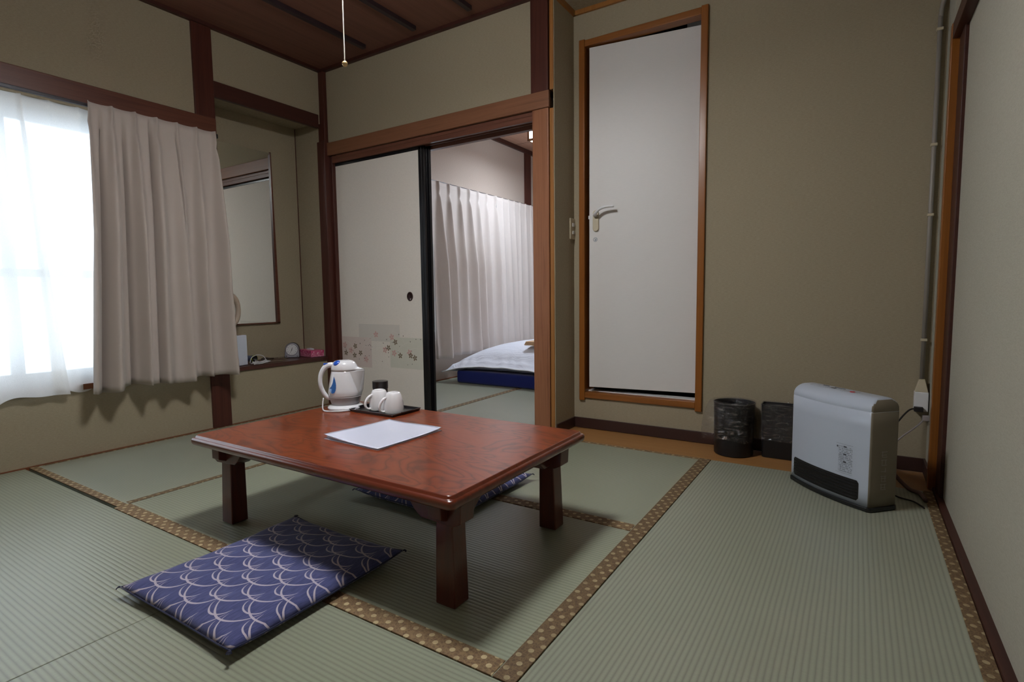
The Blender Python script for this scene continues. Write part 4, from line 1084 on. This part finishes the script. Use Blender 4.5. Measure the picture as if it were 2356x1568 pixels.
bm = bmesh.new(); tube(bm, [(0, 0.107, 0.045), (0, 0.125, 0.055), (0, 0.156, 0.085), (0, 0.170, 0.14), (0, 0.161, 0.20), (0, 0.135, 0.236), (0, 0.110, 0.245)], [0.021, 0.023, 0.018, 0.016, 0.018, 0.023, 0.021], 14, smooth=5, upv=(1, 0, 0)); link('handset', bm, PH, ph, smooth=True)
for zz in (0.055, 0.21): link('cradle', BB((-0.018, 0.018, 0.07, 0.120, zz, zz + 0.02)), DC, ph, bevel=0.003)
SZ = 0.3735
wbx = thing('router', 'upright white router box on the niche shelf at the curtain edge', 'router', (-0.055, -0.72, SZ), 0.2)
link('router_case', BB((-0.018, 0.018, -0.055, 0.055, 0.0, 0.205)), plain('router_white', (206, 212, 226), 0.35), wbx, bevel=0.006, seg=3)
fl_ = thing('flashlight', 'small flashlight with a yellow ring lying behind the white cables', 'flashlight', (-0.20, -0.565, SZ + 0.026), 0.0)
def axis_lathe(prof, name, mat, loc, d, parent=None):
    bm = bmesh.new(); lathe(bm, prof, 28); o = link(name, bm, mat, parent, smooth=True, loc=loc, bevel=0.0004, auto=50); o.rotation_euler = Vector(d).to_track_quat('Z', 'Y').to_euler(); return o
fd = (0.75, 0.15, 0.0)
axis_lathe([(0, -0.09), (0.019, -0.09), (0.021, -0.085), (0.021, 0.02), (0.0255, 0.04), (0.0255, 0.052)], 'flashlight_body', plain('slate_plastic', (92, 98, 120), 0.4), (0, 0, 0), fd, fl_)
axis_lathe([(0.0255, 0.052), (0.0265, 0.053), (0.0265, 0.058), (0.0245, 0.058)], 'lens_ring', plain('lime_ring', (150, 156, 40), 0.4), (0, 0, 0), fd, fl_)
axis_lathe([(0.0245, 0.058), (0.020, 0.050), (0.006, 0.040), (0, 0.040)], 'lens', M['black'], (0, 0, 0), fd, fl_)
rn = random.Random(11); pts = []
for i in range(26):
    a = i * 1.9; r = 0.028 + 0.018 * rn.random()
    pts.append((-0.012 + r * math.cos(a) * 0.45, -0.60 + 0.055 * math.sin(a * 0.9) + r * math.sin(a) * 0.7, SZ + 0.004 + 0.022 * abs(math.sin(a * 0.7)) * rn.random()))
pts += [(-0.02, -0.56, SZ + 0.02), (-0.03, -0.56, SZ + 0.05), (-0.04, -0.60, SZ + 0.062), (-0.045, -0.64, SZ + 0.045), (-0.04, -0.655, SZ + 0.010)]
cable('cable_bundle', 'tangled bundle of white cables on the shelf beside the router', 'cable', pts, 0.0024, plain('white_cable', (206, 204, 208), 0.4), None, 6)
ad = thing('hair_brush', 'dark brown brush lying on the shelf beside the flashlight', 'brush', (-0.17, -0.46, SZ + 0.013), 0.35)
bm = bmesh.new(); bmesh.ops.create_uvsphere(bm, u_segments=20, v_segments=12, radius=1)
for v in bm.verts: v.co = Vector((v.co.x * 0.020, v.co.y * 0.038, v.co.z * 0.012))
link('brush_head', bm, plain('dark_brown_plastic', (62, 50, 42), 0.5), ad, smooth=True)
bm = bmesh.new(); tube(bm, [(0, 0.03, 0), (0, 0.055, -0.003), (0.003, 0.09, -0.006)], [0.008, 0.006, 0.006], 10, smooth=3); link('handle', bm, plain('dark_brown_handle', (72, 58, 46), 0.5), ad, smooth=True)
cable('thin_cable', 'thin beige cable looping over the shelf before the alarm clock', 'cable', [(-0.10, -0.50, SZ + 0.003), (-0.06, -0.44, SZ + 0.003), (-0.05, -0.38, SZ + 0.003), (-0.075, -0.335, SZ + 0.003), (-0.115, -0.34, SZ + 0.010), (-0.13, -0.38, SZ + 0.014)], 0.0014, plain('beige_cable', (150, 138, 112), 0.5), None, 6)

# alarm clock
ck = thing('alarm_clock', 'silver alarm clock with a round white dial on the niche shelf', 'clock', (-0.165, -0.238, SZ), math.atan2(0.84, -0.54) - PI / 2 + PI * 0 )
ck.rotation_euler = (0, 0, math.radians(46))   # local -y faces the room
SIL = plain('silver_plastic', (160, 158, 172), 0.28, 0.5); SLD = plain('dark_grey_plastic', (78, 76, 78), 0.4)
def arch(w, h, n=24, r=0.006):
    pts = [(-w / 2 + r, 0), (w / 2 - r, 0), (w / 2, r)]
    R_ = w / 2 * 0.94
    for k in range(n + 1): a = PI * k / n; pts.append((R_ * math.cos(a), h - R_ + R_ * math.sin(a)))
    pts.append((-w / 2, r)); return pts
tilt = lambda x, z, y: (x, y + z * 0.12, z)
bm = bmesh.new(); prism(bm, arch(0.108, 0.112), -0.002, 0.046, T=lambda x, z, y: tilt(x, z, y)); link('clock_case', bm, SLD, ck, bevel=0.004, seg=3)
bm = bmesh.new(); prism(bm, arch(0.104, 0.109), -0.010, -0.002, T=lambda x, z, y: tilt(x, z + 0.0015, y)); link('clock_front', bm, SIL, ck, bevel=0.003, seg=2)
def disc(bm, cx, cz, r, y, n=40):
    bm.faces.new([bm.verts.new(tilt(cx + r * math.cos(2 * PI * k / n), cz + r * math.sin(2 * PI * k / n), y)) for k in range(n)])
bm = bmesh.new()
for r0, r1, y0, y1 in ((0.0445, 0.0425, -0.0102, -0.0125), (0.0425, 0.0405, -0.0125, -0.0104)):
    for k in range(40):
        a0, a1 = 2 * PI * k / 40, 2 * PI * (k + 1) / 40
        bm.faces.new([bm.verts.new(tilt(r * math.cos(a), 0.0605 + r * math.sin(a), y)) for r, a, y in ((r0, a0, y0), (r0, a1, y0), (r1, a1, y1), (r1, a0, y1))])
link('dial_rim', bm, plain('polished_silver', (196, 194, 206), 0.15, 0.8), ck, smooth=True)
bm = bmesh.new(); disc(bm, 0, 0.0605, 0.041, -0.0105); dial = link('dial', bm, plain('dial_white', (206, 204, 206), 0.5), ck)
# numerals
def text_mesh(s, size):
    cu = bpy.data.curves.new('numeral', 'FONT'); cu.body = s; cu.size = size; cu.align_x = 'CENTER'; cu.align_y = 'CENTER'; cu.resolution_u = 2
    ob = bpy.data.objects.new('numeral', cu); COL.objects.link(ob)
    dg = bpy.context.evaluated_depsgraph_get(); me = bpy.data.meshes.new_from_object(ob.evaluated_get(dg))
    bpy.data.objects.remove(ob); bpy.data.curves.remove(cu); return me
bm = bmesh.new()
for k in range(1, 13):
    a = PI / 2 - 2 * PI * k / 12; cx, cz = 0.032 * math.cos(a), 0.0605 + 0.032 * math.sin(a)
    me = text_mesh(str(k), 0.0125); b2 = bmesh.new(); b2.from_mesh(me)
    for f in b2.faces: bm.faces.new([bm.verts.new(tilt(v.co.x + cx, v.co.y + cz, -0.0108)) for v in f.verts])
    b2.free(); bpy.data.meshes.remove(me)
NUM = plain('numeral_grey', (92, 88, 90), 0.6)
link('numerals', bm, NUM, dial)
def hand(name, ang, L, w):
    bm = bmesh.new(); a = math.radians(ang); dx, dz = math.sin(a), math.cos(a)
    q = [(-dz * w - dx * 0.006, dx * w - dz * 0.006), (dz * w - dx * 0.006, -dx * w - dz * 0.006), (dz * w * 0.4 + dx * L, -dx * w * 0.4 + dz * L), (-dz * w * 0.4 + dx * L, dx * w * 0.4 + dz * L)]
    bm.faces.new([bm.verts.new(tilt(x, 0.0605 + z, -0.0112)) for x, z in q])
    link(name, bm, M['black'], dial)
hand('hour_hand', 16, 0.018, 0.0024); hand('minute_hand', 203, 0.029, 0.0016)
for sx in (-0.038, 0.040):
    bm = bmesh.new(); bmesh.ops.create_uvsphere(bm, u_segments=14, v_segments=8, radius=0.0055)
    for v in bm.verts: v.co = v.co + Vector(tilt(sx, 0.013, -0.011))
    link('clock_button', bm, plain('chrome_button', (200, 200, 214), 0.12, 0.9), ck, smooth=True)
# tissue box
tt = thing('tissue_box', 'low pink floral tissue box beside the alarm clock', 'tissue box', (-0.135, -0.098, SZ), -0.12)
t_ = NT('pink_floral_card'); p = t_.obj()
n1 = t_.noise(p, 42, 3, 0.6); vo = t_.n('TexVoronoi'); t_.l(p, vo.inputs['Vector']); vo.inputs['Scale'].default_value = 60
sep = t_.n('SeparateXYZ'); t_.l(p, sep.inputs[0])
fade = t_.math('MULTIPLY_ADD', sep.outputs['Z'], -18.0, 0.75)
a = t_.ramp(n1, [(0.35, lin(176, 40, 92)), (0.6, lin(206, 88, 130))])
a = t_.mix(t_.math('MULTIPLY', t_.math('LESS_THAN', vo.outputs['Distance'], 0.30), 0.75), a, lin(232, 196, 208))
a = t_.mix(t_.math('MAXIMUM', t_.math('MULTIPLY', fade, n1), 0.0), a, lin(214, 170, 186))
t_.base(a); t_.rough(0.4)
link('tissue_carton', BB((-0.105, 0.105, -0.055, 0.055, 0, 0.050)), t_.m, tt, bevel=0.002)
bm = bmesh.new()
for s in (0, 1):
    G = [[bm.verts.new((-0.045 + 0.09 * i / 10, (0.010 if s else -0.010) * math.cos(j * 1.2) + 0.004 * math.sin(i * 1.3 + j), 0.050 + 0.012 * j / 3 * (1 - ((i - 5) / 6) ** 2))) for i in range(11)] for j in range(4)]
    for j in range(3):
        for i in range(10): bm.faces.new((G[j][i], G[j][i + 1], G[j + 1][i + 1], G[j + 1][i]))
link('tissue', bm, M['duvet'], tt, smooth=True)

# ------------------------------------------------------------------ bedding in the next room
mt = thing('futon_mattress', 'navy blue folding futon mattress on the bedroom straw mat', 'mattress', (0.82, 2.24, 0.0015))
bm = bmesh.new(); box(bm, -0.585, 0.60, -0.99, 0.96, 0, 0.118); link('mattress_body', bm, M['navy'], mt, bevel=0.022, seg=4)
dv = thing('duvet', 'puffy white duvet spread over the navy futon mattress', 'duvet', (0.80, 2.20, 0))
bm = bmesh.new(); NX, NY = 90, 100
hx, hy = 0.70, 1.00
def dtop(u, v):
    ex = 1 - abs(u) ** 2.6; ey = 1 - abs(v) ** 3.2
    k = max(0, ex) ** 0.55 * max(0, ey) ** 0.55
    q = math.sin(u * 5 + v * 3.1) * 0.5 + math.sin(v * 8.3 - u * 2.7 + 1) * 0.35 + math.sin(u * 13 + v * 4) * 0.12 + math.sin(v * 21 + u * 6) * 0.08
    return 0.118 + 0.245 * k + 0.014 * q * k + 0.05 * k * max(0, u + 0.1)
def dbase(u, v):
    x = hx * u * (1 - 0.05 * (1 - v * v) * abs(u) ** 2); y = hy * v * (1 - 0.05 * (1 - u * u) * abs(v) ** 2)
    return x, y
def dedge(u, v): return 0.006 * math.sin(u * 17 + 2) + 0.006 * math.sin(v * 19)
for s in (0, 1):
    G = []
    for j in range(NY + 1):
        row = []
        for i in range(NX + 1):
            u = -1 + 2 * i / NX; v = -1 + 2 * j / NY; x, y = dbase(u, v)
            e = max(abs(u), abs(v))
            eg = 0.128 + dedge(u, v) * 0.5 + 0.045 * max(0, 1 - (u + 0.1) ** 2) * (1 if v < -0.9 else 0.3)
            if u < -0.6 and v < -0.6: eg -= 0.030 * ((-u - 0.6) / 0.4) * ((-v - 0.6) / 0.4)
            z = dtop(u, v) if s else (0.121 if e < 0.88 else 0.121)
            w_ = max(0, (e - 0.80) / 0.20); w_ = w_ * w_ * (3 - 2 * w_)
            if s: 
                z = z - 0.118 + 0.122
                z = z * (1 - w_) + eg * w_ + (0.030 * math.sin(PI * min(1, w_)) * 0.8)
                # creases running in from the seam
                z += 0.007 * w_ * (1 - w_) * 4 * math.sin(u * 31 + v * 27 + math.sin(u * 9) * 2)
            else:
                z = 0.1215 * (1 - w_) + eg * w_
                z = max(z, 0.1215) if (x > -0.60 and y > -0.97) else max(z - 0.018 * math.sin(PI * w_), 0.02)
            row.append(bm.verts.new((x, y, z)))
        G.append(row)
    for j in range(NY):
        for i in range(NX): bm.faces.new((G[j][i], G[j][i + 1], G[j + 1][i + 1], G[j + 1][i]))
bmesh.ops.remove_doubles(bm, verts=bm.verts[:], dist=0.0005)
t_ = NT('crumpled_cotton'); p = t_.obj(); t_.base(lin(222, 226, 238)); t_.rough(0.85)
n1 = t_.noise(t_.mapping(p, (3.0, 7.0, 6), (0, 0, 0.6)), 1.0, 4, 0.55, 1.5); t_.bump(n1, 0.5, 0.03)
link('duvet_cover', bm, t_.m, dv, smooth=True)
pts = []
for i in range(0, NX + 1, 3):
    u = -1 + 2 * i / NX; x, y = dbase(u, -1); eg = 0.128 + dedge(u, -1) * 0.5 + 0.045 * max(0, 1 - (u + 0.1) ** 2)
    if u < -0.6: eg -= 0.030 * ((-u - 0.6) / 0.4)
    pts.append((x, y - 0.002, eg))
bm = bmesh.new(); tube(bm, pts, 0.005, 8); link('seam_piping', bm, M['duvet'], dv, smooth=True)
# folded tan cloth on the duvet
fc = thing('folded_robe', 'small folded tan robe resting on the white duvet', 'robe', (1.01, 1.56, 0.366), 0.05)
bm = bmesh.new()
for k in range(3): prism(bm, rrect(0.30 - 0.01 * k, 0.20 - 0.008 * k, 0.02), 0.012 * k, 0.012 * k + 0.011)
link('folded_cloth', bm, M['tan'], fc, bevel=0.004)
